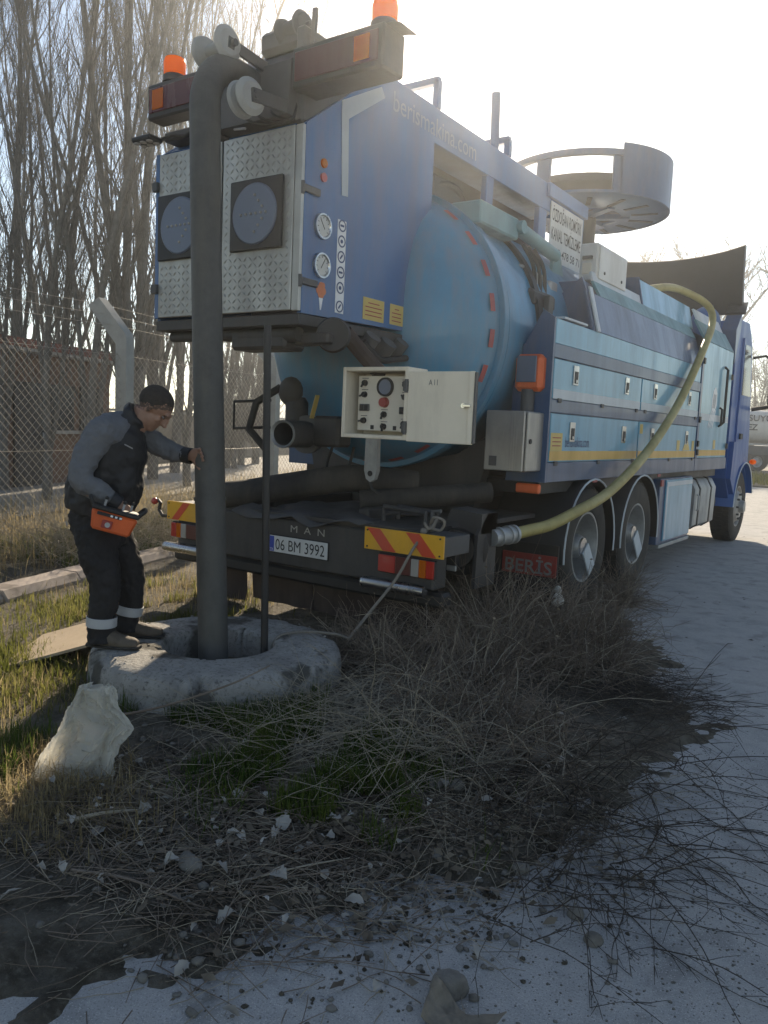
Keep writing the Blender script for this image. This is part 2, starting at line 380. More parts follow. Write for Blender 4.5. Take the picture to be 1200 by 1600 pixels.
# saddle and hinge under the tank
prism('tank_saddle', 'black_steel', T, [(-.75, .84), (.75, .84), (.9, 1.45), (.6, 1.28), (0, 1.15), (-.6, 1.28), (-.9, 1.45)], 'y', 1.2, 1.3)
prism('tank_saddle', 'black_steel', T, [(-.75, .84), (.75, .84), (.9, 1.45), (.6, 1.28), (0, 1.15), (-.6, 1.28), (-.9, 1.45)], 'y', 3.4, 3.5)
box('subframe', 'black_steel', T, -.6, .6, 1.3, 7.0, .92, 1.14)
hk = prism('hinge_hook', 'galvanised', T, [(.30, 1.38), (.40, 1.38), (.405, 1.15), (.385, 1.09), (.35, 1.07), (.315, 1.09), (.295, 1.15)], 'y', .42, .46)
cyl('hook_hole', 'ink', hk, (.35, .415, 1.13), (.35, .419, 1.13), .02)
# valve, pipes at the tank's lower left
vp = MB().lathe([(.085, -.30), (.095, -.30), (.095, .0), (.14, .0), (.14, .04), (.095, .04), (.095, .3)], (-.20, .36, 1.38), (-.15, 1, 0), 24).build('outlet_pipe', 'dark_grey', T)
MB().lathe([(.08, -.299), (.096, -.315), (.1, -.30)], (-.20, .36, 1.38), (-.15, 1, 0), 24).build('pipe_rim', 'galvanised', vp)
MB().lathe([(.07, 0), (.085, .01), (.085, .18), (.06, .22), (.0, .22)], (-.33, .40, 1.43), (0, 0, 1), 20).build('valve_body', 'black_steel', T)
MB().ball((-.36, .36, 1.69), .11, .06, .11).build('valve_cap', 'black_steel', T)
MB().bar((-.10, .30, 1.50), (-.02, .26, 1.66), .03, .012).build('valve_handle', 'sticker_yellow', T)
MB().box(-.12, .12, .33, .5, 1.30, 1.52, b=.02).build('valve_block', 'black_steel', T)
MB().tube([(-.5, .3, 1.62), (-.78, .2, 1.60), (-.78, .2, 1.40), (-.5, .3, 1.42)], .013, 6).build('valve_lever', 'black', T)
MB().tube([(-.48, .25, 1.25), (-.62, .2, 1.4), (-.6, .25, 1.6), (-.45, .35, 1.72)], .03, 8).build('drain_hose', 'rubber', T)
MB().box(-1.02, -.90, .06, .12, .86, 1.28, b=.02).ball((-.96, .09, 1.31), .04, .03, .07).build('jack_leg', 'black_steel', T)
# stored suction hose lying across the deck
tube('deck_hose', 'rubber', T, catmull([(-.66, .03, .915), (-.5, .1, .94), (-.25, .24, 1.0), (.15, .5, 1.08), (.5, .8, 1.05)], 6), .10, n=14)
tube('deck_hose', 'rubber', T, catmull([(.25, .45, .93), (.6, .75, .97), (.95, 1.1, 1.02)], 6), .075, n=12)
for q in range(3): tube('cable', 'black', T, catmull([(-.1+.2*q, .55, 1.3), (-.05+.2*q, .45, 1.1-.04*q), (.1+.2*q, .7, .95)], 5), .012, n=6)

# ---- rear boom housing above the tank
HX0, HX1 = -.76, .5
def rear_prof(): return [(-.545, 2.10), (-.545, 3.16), (.19, 3.70), (3.62, 3.70), (3.62, 3.58), (.80, 3.46), (.80, 2.62), (.72, 2.13)]
hs = MB()
prof = [(-.545, 2.10), (-.545, 3.16), (.19, 3.70), (.82, 3.70), (.82, 2.13)]
hs.prism(prof, 'x', HX1-.03, HX1); H = hs.build('housing_side', 'housing_blue', T)
MB().prism(prof, 'x', HX0, HX0+.03).build('housing_side', 'housing_blue', T)
MB().prism([(-.5, 3.19), (.19, 3.698), (3.6, 3.698), (3.6, 3.66), (.2, 3.66), (-.48, 3.15)], 'x', HX0+.03, HX1-.032).build('housing_roof', 'housing_blue', T)
box('housing_inner', 'black_steel', T, HX0+.031, HX1-.031, .3, .34, 2.15, 3.6)
box('roof_beam', 'housing_blue', T, HX1-.05, HX1-.002, .822, 3.66, 3.46, 3.699, b=.004)
box('roof_beam', 'housing_blue', T, HX0, HX0+.05, .822, 3.66, 3.46, 3.699, b=.004)
for y0, y1 in ((1.62, 1.74), (2.62, 2.78), (3.56, 3.66)):
    box('roof_post', 'housing_blue', T, HX1-.055, HX1-.004, y0, y1, 2.9, 3.459)
box('inner_wall', 'dark_grey', T, -.02, .0, .83, 3.6, 3.0, 3.6)
box('inner_motor', 'black_steel', T, .05, .38, 1.0, 1.5, 3.05, 3.35, b=.04)
tube('inner_hose', 'black', T, catmull([(.3, .9, 3.2), (.38, 1.3, 3.3), (.3, 1.8, 3.15), (.2, 2.3, 3.25)], 6), .03)
cyl('inner_cylinder', 'galvanised', T, (.36, .95, 3.1), (.36, 1.7, 3.22), .03)
chev = [(-.235, 3.335), (-.205, 2.845), (-.145, 2.85), (-.165, 3.30), (.20, 3.545), (.16, 3.60), (-.235, 3.385)]
prism('chevron_stripe', 'silver_stripe', H, chev, 'x', .501, .504)
txt('website_letters', 'berismakina.com', 'letter_grey', T, (.5015, .30, 3.505), (0, 1, 0), (0, 0, 1), h=.13, w=1.12, sq=1)
for z, m in ((2.98, 'lens_amber'), (2.90, 'lens_red')): cyl('signal_lamp', m, T, (.5, -.385, z), (.512, -.385, z), .026, n=16)
for z, a in ((2.622, 2.2), (2.396, 1.0)):
    g = MB().lathe([(.0001, .012), (.058, .012), (.064, .022), (.073, .022), (.075, .001), (.0001, .001)], (.5, -.383, z), (1, 0, 0), 32).build('pressure_gauge', 'chrome', T)
    cyl('gauge_face', 'gauge_face', g, (.5125, -.383, z), (.5145, -.383, z), .057, n=28)
    MB().bar((.516, -.383-.02*cos(a), z-.02*sin(a)), (.516, -.383+.045*cos(a), z+.045*sin(a)), .004, .002, (1, 0, 0)).build('gauge_needle', 'ink', g)
    for i in range(9):
        t = radians(-40+i*32.5); MB().bar((.5152, -.383+.044*cos(t), z+.044*sin(t)), (.5152, -.383+.053*cos(t), z+.053*sin(t)), .004, .001, (1, 0, 0)).build('gauge_tick', 'ink', g)
st = box('pictogram_strip', 'sticker_white', T, .5003, .502, -.232, -.148, 2.145, 2.70, b=.0004)
for i in range(6):
    z = 2.185+i*.0925+(.02 if i else 0)
    MB().lathe([(.028, .001), (.036, .001), (.036, .003), (.028, .003)], (.502, -.19, z), (1, 0, 0), 20).build('pictogram_ring', 'ink_blue', st)
    k = i % 3
    if k == 0: MB().bar((.5035, -.20, z-.012), (.5035, -.178, z+.014), .01, .002, (1, 0, 0)).build('pictogram_mark', 'ink_blue', st)
    elif k == 1: MB().cyl((.502, -.19, z), (.504, -.19, z), .012, n=10).build('pictogram_mark', 'ink_blue', st)
    else: MB().bar((.5035, -.208, z), (.5035, -.172, z), .012, .002, (1, 0, 0)).build('pictogram_mark', 'ink_blue', st)
for y0, y1, z0, z1 in ((.055, .29, 2.145, 2.285), (.36, .52, 2.15, 2.285)):
    s_ = box('warning_sticker', 'sticker_yellow', T, .5003, .502, y0, y1, z0, z1, b=.0004)
    for q in range(4):
        a = y0+.025+(.03 if q < 1 else 0); MB().box(.5022, .503, a, y1-.025-(.03 if q < 1 else 0), z1-.035-q*.026, z1-.028-q*.026, b=.0002).build('print_line', 'ink_red', s_)
b = MB()
for dy, dz, r in ((0, 0, .03), (.022, .018, .025), (-.02, .02, .026), (.0, .045, .024), (.018, .05, .018)): b.cyl((.5005, -.37+dy, 2.235+dz), (.502+dz*.01, -.37+dy, 2.235+dz), r, n=12)
lg = b.build('emblem_sticker', 'sticker_orange', T)
prism('emblem_stem', 'sticker_white', lg, [(-.388, 2.21), (-.352, 2.21), (-.366, 2.14), (-.376, 2.14)], 'x', .5008, .5028)
for z in (2.28, 2.80):
    hg = box('door_hinge', 'dark_grey', T, .5, .52, -.56, -.42, z-.02, z+.02, b=.004); cyl('hinge_pin', 'dark_grey', hg, (.505, -.565, z-.035), (.505, -.565, z+.035), .012)
# rear panels of tread plate
def treads(x0, x1, z0, z1, y, skip=None):
    b = MB(); p = .040; L = .044; W_ = .0062
    nx = int((x1-x0)/p); nz = int((z1-z0)/p)
    for i in range(nx):
        for j in range(nz):
            x = x0+(i+.5)*(x1-x0)/nx; z = z0+(j+.5)*(z1-z0)/nz
            if skip and skip[0] < x < skip[1] and skip[2] < z < skip[3]: continue
            s_ = 1 if (i+j) % 2 else -1; dx, dz = L/2*.707, L/2*.707*s_; nx_, nz_ = -W_*.707*s_, W_*.707
            b.add([(x-dx, y, z-dz), (x+nx_, y, z+nz_), (x+dx, y, z+dz), (x-nx_, y, z-nz_), (x, y-.0055, z)], [(0, 1, 4), (1, 2, 4), (2, 3, 4), (3, 0, 4)])
    return b
for x0, x1, dx0, dx1 in ((-.725, -.15, -.71, -.27), (-.135, .44, -.045, .375)):
    pn = box('tread_plate_door', 'aluminium', T, x0, x1, -.575, -.548, 2.115, 3.15, b=.004)
    tag(treads(x0+.015, x1-.015, 2.125, 3.14, -.5752, (dx0-.01, dx1+.01, 2.46, 2.90)).build('tread_pattern', 'aluminium', pn), kind='stuff')
    ab = box('arrow_board', 'black', T, dx0, dx1, -.60, -.577, 2.475, 2.885, b=.006)
    cx, cz = (dx0+dx1)/2, 2.68
    MB().lathe([(.0001, .012), (.17, .012), (.178, .006), (.178, 0), (.0001, 0)], (cx, -.60, cz), (0, -1, 0), 40).build('arrow_disc', 'display_grey', ab)
    pts = [(-.10+.04*i, 0) for i in range(6)]+[(.10-.03*i, .035*i) for i in range(1, 4)]+[(.10-.03*i, -.035*i) for i in range(1, 4)]
    for u_, v_ in pts: cyl('arrow_bulb', 'lens_clear', ab, (cx+u_, -.613, cz+v_), (cx+u_, -.621, cz+v_), .009, .006, n=10)
box('door_post', 'aluminium', T, .445, .50, -.572, -.5455, 2.11, 3.15)
box('door_post', 'housing_blue', T, -.765, -.728, -.572, -.5455, 2.11, 3.16)
for z in (2.30, 2.95): box('door_latch', 'dark_grey', T, -.77, -.72, -.60, -.573, z-.03, z+.03)
box('housing_floor', 'black_steel', T, HX0, HX1, -.56, .70, 2.03, 2.098, b=.006)
for x0, x1, z0, r in ((-.70, -.05, 2.0, .035), (-.05, .42, 1.99, .045)):
    MB().cyl((x0, -.46, z0), (x1, -.46, z0), r).build('floor_pipe', 'black_steel', T)
MB().box(-.12, .34, -.5, -.3, 1.90, 2.028, b=.02).build('floor_bracket', 'black_steel', T)
MB().box(.36, .62, -.44, -.36, 1.93, 2.0, b=.012).build('floor_arm', 'black_steel', T)
MB().lathe([(.0, -.03), (.095, -.03), (.105, 0), (.095, .03), (0, .03)], (.60, -.36, 1.99), (.6, -1, 0), 28).build('hose_roller', 'black', T)
MB().tube(catmull([(.50, -.12, 2.04), (.56, .02, 1.90), (.64, .17, 1.76), (.72, .28, 1.66)], 6), .05, 10).build('hanging_hose', 'rubber_brown', T)
for q, (y, z, r) in enumerate(((.12, 2.0, .055), (.30, 1.98, .06), (.46, 2.0, .05), (.6, 2.02, .06))):
    MB().cyl((.47, y, z-.05), (.55, y, z+.04), r).build('hose_coupling', 'dark_grey', T)
MB().tube(catmull([(.52, .05, 2.0), (.55, .2, 1.9), (.54, .4, 1.92), (.52, .62, 1.95)], 5), .022, 8).build('air_line', 'black', T)
# light bars and beacons
def lightbar(x0, x1, z0, z1, y0, y1, lamp_x):
    lb = box('light_bar', 'black_steel', T, x0, x1, y0, y1, z0, z1, b=.012)
    box('bar_lens', 'lens_dark_red', lb, x0+.03, x1-.03, y0-.012, y0-.0005, z0+.035, z1-.035, b=.008)
    box('flasher', 'lens_amber', lb, lamp_x-.05, lamp_x+.05, y0-.02, y0-.0125, z0+.05, z1-.05, b=.006)
    return lb
lb1 = lightbar(-.80, -.30, 3.365, 3.585, -.62, -.48, -.68)
tag(lb1, 'left light bar with red lens')
lb2 = lightbar(.44, 1.07, 3.32, 3.545, -.62, -.42, .94)
tag(lb2, 'right light bar with amber flasher')
prism('bar_visor', 'black_steel', lb2, [(1.0, 3.547), (1.10, 3.547), (1.16, 3.52), (1.10, 3.535)], 'y', -.60, -.44)
for x, y, z in ((-.62, -.55, 3.586), (1.0, -.52, 3.546)):
    bc = MB().lathe([(.0001, 0), (.075, 0), (.075, .035), (.065, .045), (.0001, .045)], (x, y, z), (0, 0, 1), 28).build('beacon', 'black', T)
    MB().lathe([(.06, .046), (.068, .052), (.07, .12), (.062, .148), (.04, .158), (.0001, .16)], (x, y, z), (0, 0, 1), 28).build('amber_dome', 'lens_amber', bc)
MB().box(-.72, -.35, -.55, -.3, 3.24, 3.30, b=.01).build('bar_arm', 'black_steel', T)
# work lamp at the upper left
wl = MB().box(-.86, -.68, -.70, -.58, 3.215, 3.25, b=.012).build('work_lamp', 'black', T)
for i in range(3):
    for j in range(2): cyl('lamp_cell', 'lens_clear', wl, (-.83+i*.06, -.67+j*.055, 3.208), (-.83+i*.06, -.67+j*.055, 3.2145), .022, n=12)
MB().tube([(-.72, -.6, 3.235), (-.6, -.57, 3.26), (-.5, -.56, 3.24), (-.38, -.56, 3.29)], .012, 6).build('lamp_cable', 'black', T)
# boom head over the housing
MB().prism([(-.62, 3.20), (-.60, 3.50), (-.40, 3.66), (.2, 3.78), (.6, 3.72), (.6, 3.25), (-.1, 3.17)], 'x', -.16, .42).build('boom_head', 'dark_grey', T)
MB().box(.40, .47, -.55, .1, 3.17, 3.70, b=.015).build('boom_cheek', 'dark_grey', T)
MB().box(-.22, -.17, -.60, .1, 3.17, 3.62, b=.015).build('boom_cheek', 'dark_grey', T)
def roller(x, y, z, r, w_, m='roller_white', ax=(1, 0, 0)):
    a = Vector(ax).normalized()
    o = MB().lathe([(.0001, -w_), (r*.8, -w_), (r, -w_*.6), (r*.55, -w_*.2), (r*.55, w_*.2), (r, w_*.6), (r*.8, w_), (.0001, w_)], (x, y, z), a, 28).build('guide_roller', m, T)
    cyl('roller_axle', 'dark_grey', o, Vector((x, y, z))-a*(w_+.02), Vector((x, y, z))+a*(w_+.02), r*.22, n=12)
def spool(xc, y, z, r, half, m, hub=.35):
    o = MB().lathe([(.0001, -half-.022), (r*.72, -half-.022), (r, -half), (r*.9, -half+.02), (r*hub, -half+.035), (r*hub, half-.035), (r*.9, half-.02), (r, half), (r*.72, half+.022), (.0001, half+.022)], (xc, y, z), (1, -.12, .02), 32).build('guide_roller', m, T)
    cyl('roller_axle', 'dark_grey', o, (xc-half-.05, y, z), (xc+half+.05, y, z), r*.2, n=12)
spool(.08, -.85, 3.53, .095, .105, 'roller_white'); spool(.33, -.86, 3.215, .10, .04, 'roller_white')
spool(.318, -.48, 3.73, .078, .083, 'dark_grey', .6)
MB().bar((.20, -.55, 3.50), (.20, -.88, 3.53), .02, .06).build('roller_fork', 'dark_grey', T)
MB().bar((-.06, -.55, 3.48), (-.05, -.88, 3.53), .02, .06).build('roller_fork', 'dark_grey', T)
MB().bar((.40, -.5, 3.25), (.40, -.88, 3.215), .02, .07).build('roller_fork', 'dark_grey', T)
MB().box(.06, .42, -.50, -.36, 3.62, 3.76, b=.03).build('roller_mount', 'dark_grey', T)
MB().bar((.49, -.5, 3.60), (.50, -.5, 3.79), .018, .03).build('boom_pin', 'dark_grey', T)
for q in range(3): tube('boom_cable', 'black', T, catmull([(.05+.12*q, -.56, 3.3), (.1+.1*q, -.62, 3.22), (.25+.08*q, -.58, 3.18), (.42, -.52, 3.26+.04*q)], 5), .010, n=6)
MB().tube([(-.02, -.6, 3.19), (.1, -.63, 3.165)], .008, 6).build('boom_rod', 'galvanised', T)
# rack bows and post on the roof
def bow(y, h, w_=.03):
    b = MB().bar((HX1-.02, y, 3.70), (HX1-.02, y, 3.70+h), w_, w_).bar((HX1-.005, y, 3.70+h), (HX0+.6, y, 3.70+h), w_, w_).bar((HX0+.6, y, 3.70), (HX0+.6, y, 3.70+h), w_, w_)
    return b.build('roof_bow', 'housing_blue', T)
bow(.86, .19, .045); bow(1.98, .13, .05)
cyl('roof_post_tube', 'housing_blue', T, (.42, 1.86, 3.70), (.42, 1.84, 4.16), .036)
# sign on the side
sg = box('sign_board', 'sign_white', T, .505, .515, 2.835, 3.60, 2.93, 3.56, b=.002)
def sline(s, z, h, w_, m, y=2.86): txt('sign_letters', s, m, sg, (.516, y, z), (0, 1, 0), (0, 0, 1), h=h, w=w_, bold=.006)
sline('ÖZDOĞAN ROMÖRK', 3.40, .115, .70, 'ink'); sline('KANAL TEMİZLEME', 3.235, .115, .70, 'ink')
sline('0312 478 58 71', 3.10, .075, .70, 'ink'); sline('ozdogan-kanal.com', 2.985, .055, .68, 'ink')
box('sign_cap', 'housing_blue', T, .42, .53, 2.75, 3.68, 3.58, 3.70)
# lift cylinder on the tank shoulder
MB().box(.55, .80, 1.0, 1.62, 2.93, 3.09, b=.012).build('cylinder_beam', 'teal', T)
cyl('beam_pin', 'teal', T, (.79, 1.63, 3.03), (.84, 1.63, 3.03), .05)
cyl('lift_cylinder', 'teal', T, (.76, 1.68, 3.04), (.76, 2.42, 2.97), .055, n=20)
cyl('cylinder_rod', 'chrome', T, (.76, 1.60, 3.05), (.76, 1.70, 3.04), .03)
prism('cylinder_plate', 'teal', T, [(2.38, 3.02), (2.52, 2.97), (2.60, 2.82), (2.45, 2.68), (2.36, 2.85)], 'x', .74, .77)
lk = MB().box(.76, .86, 1.42, 1.56, 2.60, 2.68, b=.012).cyl((.82, 1.40, 2.64), (.82, 2.15, 2.66), .028).build('tank_lock', 'galvanised', T)
MB().box(.78, .90, 1.75, 1.9, 2.60, 2.72, b=.015).box(.78, .9, 2.05, 2.2, 2.6, 2.70, b=.015).build('lock_clamp', 'galvanised', T)
MB().ball((.83, 1.62, 2.73), .035, .05, .02).build('lock_handle', 'galvanised', T)
MB().box(.86, .98, 1.55, 2.0, 2.42, 2.56, b=.03).build('lock_motor', 'black_steel', T)
for q in range(3): tube('hydraulic_hose', 'black', T, catmull([(.84, 1.62+.1*q, 2.9), (.9, 1.7+.1*q, 2.75), (.92, 1.75+.08*q, 2.5), (1.0, 1.80, 2.25)], 5), .016, n=6)
box('tank_strap', 'dark_grey', T, 1.00, 1.045, 1.72, 1.80, 1.6, 2.52)

# ---- hose tray (big hoop) on top
CX, CY, R_ = .05, 4.75, .90
hp = MB().lathe([(R_-.06, 4.30), (R_, 4.30), (R_, 4.36), (R_-.06, 4.36), (R_-.06, 4.30)], (CX, CY, 0), (0, 0, 1), 64).build('hose_tray', 'navy', T)
MB().lathe([(R_*.45, 3.90), (R_-.1, 3.90), (R_, 3.93), (R_, 3.955), (R_*.45, 3.925), (R_*.45, 3.90)], (CX, CY, 0), (0, 0, 1), 64).build('tray_floor', 'navy', hp)
_, fu, fv = MB().frame((0, 0, 0), (0, 0, 1))
def pol(ang, r, z): e = fu*cos(ang)+fv*sin(ang); return Vector((CX, CY, z))+e*r
def ang_of(wx, wy): d = Vector((wx, wy, 0)); return atan2(d.dot(fv), d.dot(fu))
am = ang_of(.90, .45)
MB().lathe([(R_+.004, 3.92), (R_+.022, 3.92), (R_+.022, 4.42), (R_+.004, 4.42), (R_+.004, 3.92)], (CX, CY, 0), (0, 0, 1), 40, am-1.25, am+1.25).build('tray_wall', 'navy', hp)
for k in range(9):
    a = am+1.35+k*.46
    if k % 2: continue
    p0, p1 = pol(a, R_-.02, 3.94), pol(a, R_-.035, 4.30)
    MB().bar(p0, p1, .16, .03, (pol(a, 1, 0)-Vector((CX, CY, 0)))).build('tray_post', 'navy', hp)
for k in range(6):
    a = am+k*pi/3; MB().bar(pol(a, .1, 3.9), pol(a, .5, 3.905), .09, .05).build('tray_spoke', 'navy', hp)
cyl('tray_pivot', 'black_steel', hp, (CX, CY, 3.25), (CX, CY, 3.95), .14)
for k in range(14):
    a = k*2*pi/14; MB().bar(pol(a, .52, 3.898), pol(a, .80, 3.898), .05, .012).build('tray_rib', 'black', hp)
MB().lathe([(.5, 4.0), (.62, 3.96), (.8, 3.97), (.86, 4.06), (.8, 4.15), (.62, 4.15), (.5, 4.0)], (CX, CY, 0), (0, 0, 1), 48).build('coiled_hose', 'black', hp)
# grey electrical cabinet on the tank side
gc = box('grey_cabinet', 'sign_white', T, .87, 1.03, 2.70, 3.46, 2.80, 3.12, b=.01)
box('cabinet_lid', 'sign_white', gc, 1.031, 1.045, 2.73, 3.43, 2.82, 3.10, b=.004)
box('cabinet_handle', 'dark_grey', gc, .90, .99, 2.675, 2.6995, 2.98, 3.01); box('cabinet_label', 'panel_face', gc, .90, .98, 2.69, 2.6995, 2.86, 2.95, b=.002)
for y in (2.85, 3.3): cyl('cabinet_lock', 'black', gc, (1.045, y, 2.88), (1.052, y, 2.88), .014, n=10)
box('cabinet_bracket', 'black_steel', T, .70, .98, 2.78, 3.40, 2.70, 2.798)
# ---- control enclosure with open door
cb = MB()
X0, X1, Z0, Z1, YF, YB = .48, .975, 1.385, 1.825, -.10, .12
t = .025
cb.box(X0, X0+t, YF, YB, Z0, Z1).box(X1-t, X1, YF, YB, Z0, Z1).box(X0+t, X1-t, YF, YB, Z0, Z0+t).box(X0+t, X1-t, YF, YB, Z1-t, Z1).box(X0+t, X1-t, YB-.01, YB, Z0+t, Z1-t, b=.001)
CB = cb.build('control_box', 'enclosure_white', T)
fx0, fx1, fz0, fz1, fy = X0+.07, X1-.035, Z0+.05, Z1-.05, -.02
face = box('control_face', 'panel_face', CB, fx0, fx1, fy, fy+.01, fz0, fz1, b=.001)
def FP(u_, v_): return (fx0+u_*(fx1-fx0), fz1-v_*(fz1-fz0))
g = FP(.54, .2)
MB().lathe([(.0001, .012), (.047, .012), (.05, .02), (.058, .02), (.06, 0), (.0001, 0)], (g[0], fy, g[1]), (0, -1, 0), 28).build('round_dial', 'ink', CB)
cyl('dial_face', 'display_grey', CB, (g[0], fy-.013, g[1]), (g[0], fy-.015, g[1]), .046, n=24)
g = FP(.53, .48); cyl('stop_button', 'ink_red', CB, (g[0], fy, g[1]), (g[0], fy-.03, g[1]), .033, .028, n=20)
for u_, v_, a in ((.13, .13, 1), (.13, .34, .4), (.92, .16, 2), (.92, .38, 2.5), (.53, .70, 1.2), (.53, .92, 1.6), (.13, .82, .2), (.92, .86, 1.2)):
    g = FP(u_, v_); kb = cyl('switch_knob', 'ink', CB, (g[0], fy, g[1]), (g[0], fy-.02, g[1]), .02, .017, n=14)
    MB().bar((g[0]-.03*cos(a), fy-.022, g[1]-.03*sin(a)), (g[0]+.02*cos(a), fy-.022, g[1]+.02*sin(a)), .01, .01, (0, 1, 0)).build('knob_grip', 'ink', kb)
    box('switch_label', 'dark_grey', CB, g[0]-.025, g[0]+.025, fy-.0022, fy-.0004, g[1]+.028, g[1]+.032, b=.0002)
for u_, v_ in ((.14, .58), (.92, .62)):
    g = FP(u_, v_); box('rocker_switch', 'dark_grey', CB, g[0]-.038, g[0]+.038, fy-.012, fy-.0004, g[1]-.022, g[1]+.022, b=.004)
    box('rocker_key', 'ink', CB, g[0]-.03, g[0]-.004, fy-.018, fy-.0125, g[1]-.016, g[1]+.016); box('rocker_key', 'ink', CB, g[0]+.004, g[0]+.03, fy-.018, fy-.0125, g[1]-.016, g[1]+.016)
for u_ in (.30, .74):
    g = FP(u_, .94); box('danger_mark', 'ink', CB, g[0]-.013, g[0]+.013, fy-.002, fy-.0004, g[1]-.013, g[1]+.013, b=.0003)
for z in (1.46, 1.71): MB().cyl((X1-.002, YF-.012, z-.04), (X1-.002, YF-.012, z+.04), .012).box(X1-.03, X1+.03, YF-.008, YF-.002, z-.03, z+.03, b=.001).build('box_hinge', 'dark_grey', CB)
dr = MB().box(X1+.012, 1.425, YF-.012, YF-.001, Z0-.005, Z1-.03, b=.003).box(1.41, 1.44, YF-.03, YF-.0115, Z0-.005, Z1-.03, b=.003).build('control_door', 'enclosure_white', CB)
box('door_seal', 'dark_grey', CB, 1.4405, 1.452, YF-.03, YF+.0, Z0, Z1-.035)
MB().cyl((1.38, YF-.013, 1.60), (1.38, YF-.04, 1.60), .014).box(1.38, 1.43, YF-.045, YF-.036, 1.592, 1.608).build('door_lock', 'chrome', CB)
txt('door_scribble', 'A l l', 'dark_grey', CB, (1.13, YF-.0125, 1.715), (1, 0, 0), (0, .0, 1), h=.035, w=.06)
box('box_bracket', 'black_steel', T, .60, .85, .12, .60, 1.44, 1.74)
# ---- stainless cabinet and orange lamp at the front of the side lockers
sc_ = box('steel_cabinet', 'stainless', T, .88, 1.19, 1.10, 1.395, 1.18, 1.615, b=.008)
box('cabinet_door', 'stainless', sc_, 1.1915, 1.212, 1.115, 1.385, 1.185, 1.61, b=.006)
cyl('cabinet_lock', 'black', sc_, (1.212, 1.16, 1.40), (1.22, 1.16, 1.40), .018, n=12)
box('cabinet_label', 'dark_grey', sc_, .925, .985, 1.092, 1.0985, 1.215, 1.285, b=.002)
for x in (1.09, 1.11, 1.13): box('cabinet_rib', 'stainless', sc_, x, x+.006, 1.095, 1.0985, 1.19, 1.605, b=.001)
ol = MB().box(.985, 1.205, 1.30, 1.40, 1.765, 2.035, b=.03).build('orange_lamp', 'orange', T)
box('lamp_glass', 'display_grey', ol, 1.01, 1.165, 1.285, 1.2995, 1.83, 2.02, b=.008)
cyl('lamp_stem', 'dark_grey', T, (1.09, 1.34, 1.60), (1.09, 1.34, 1.78), .05)

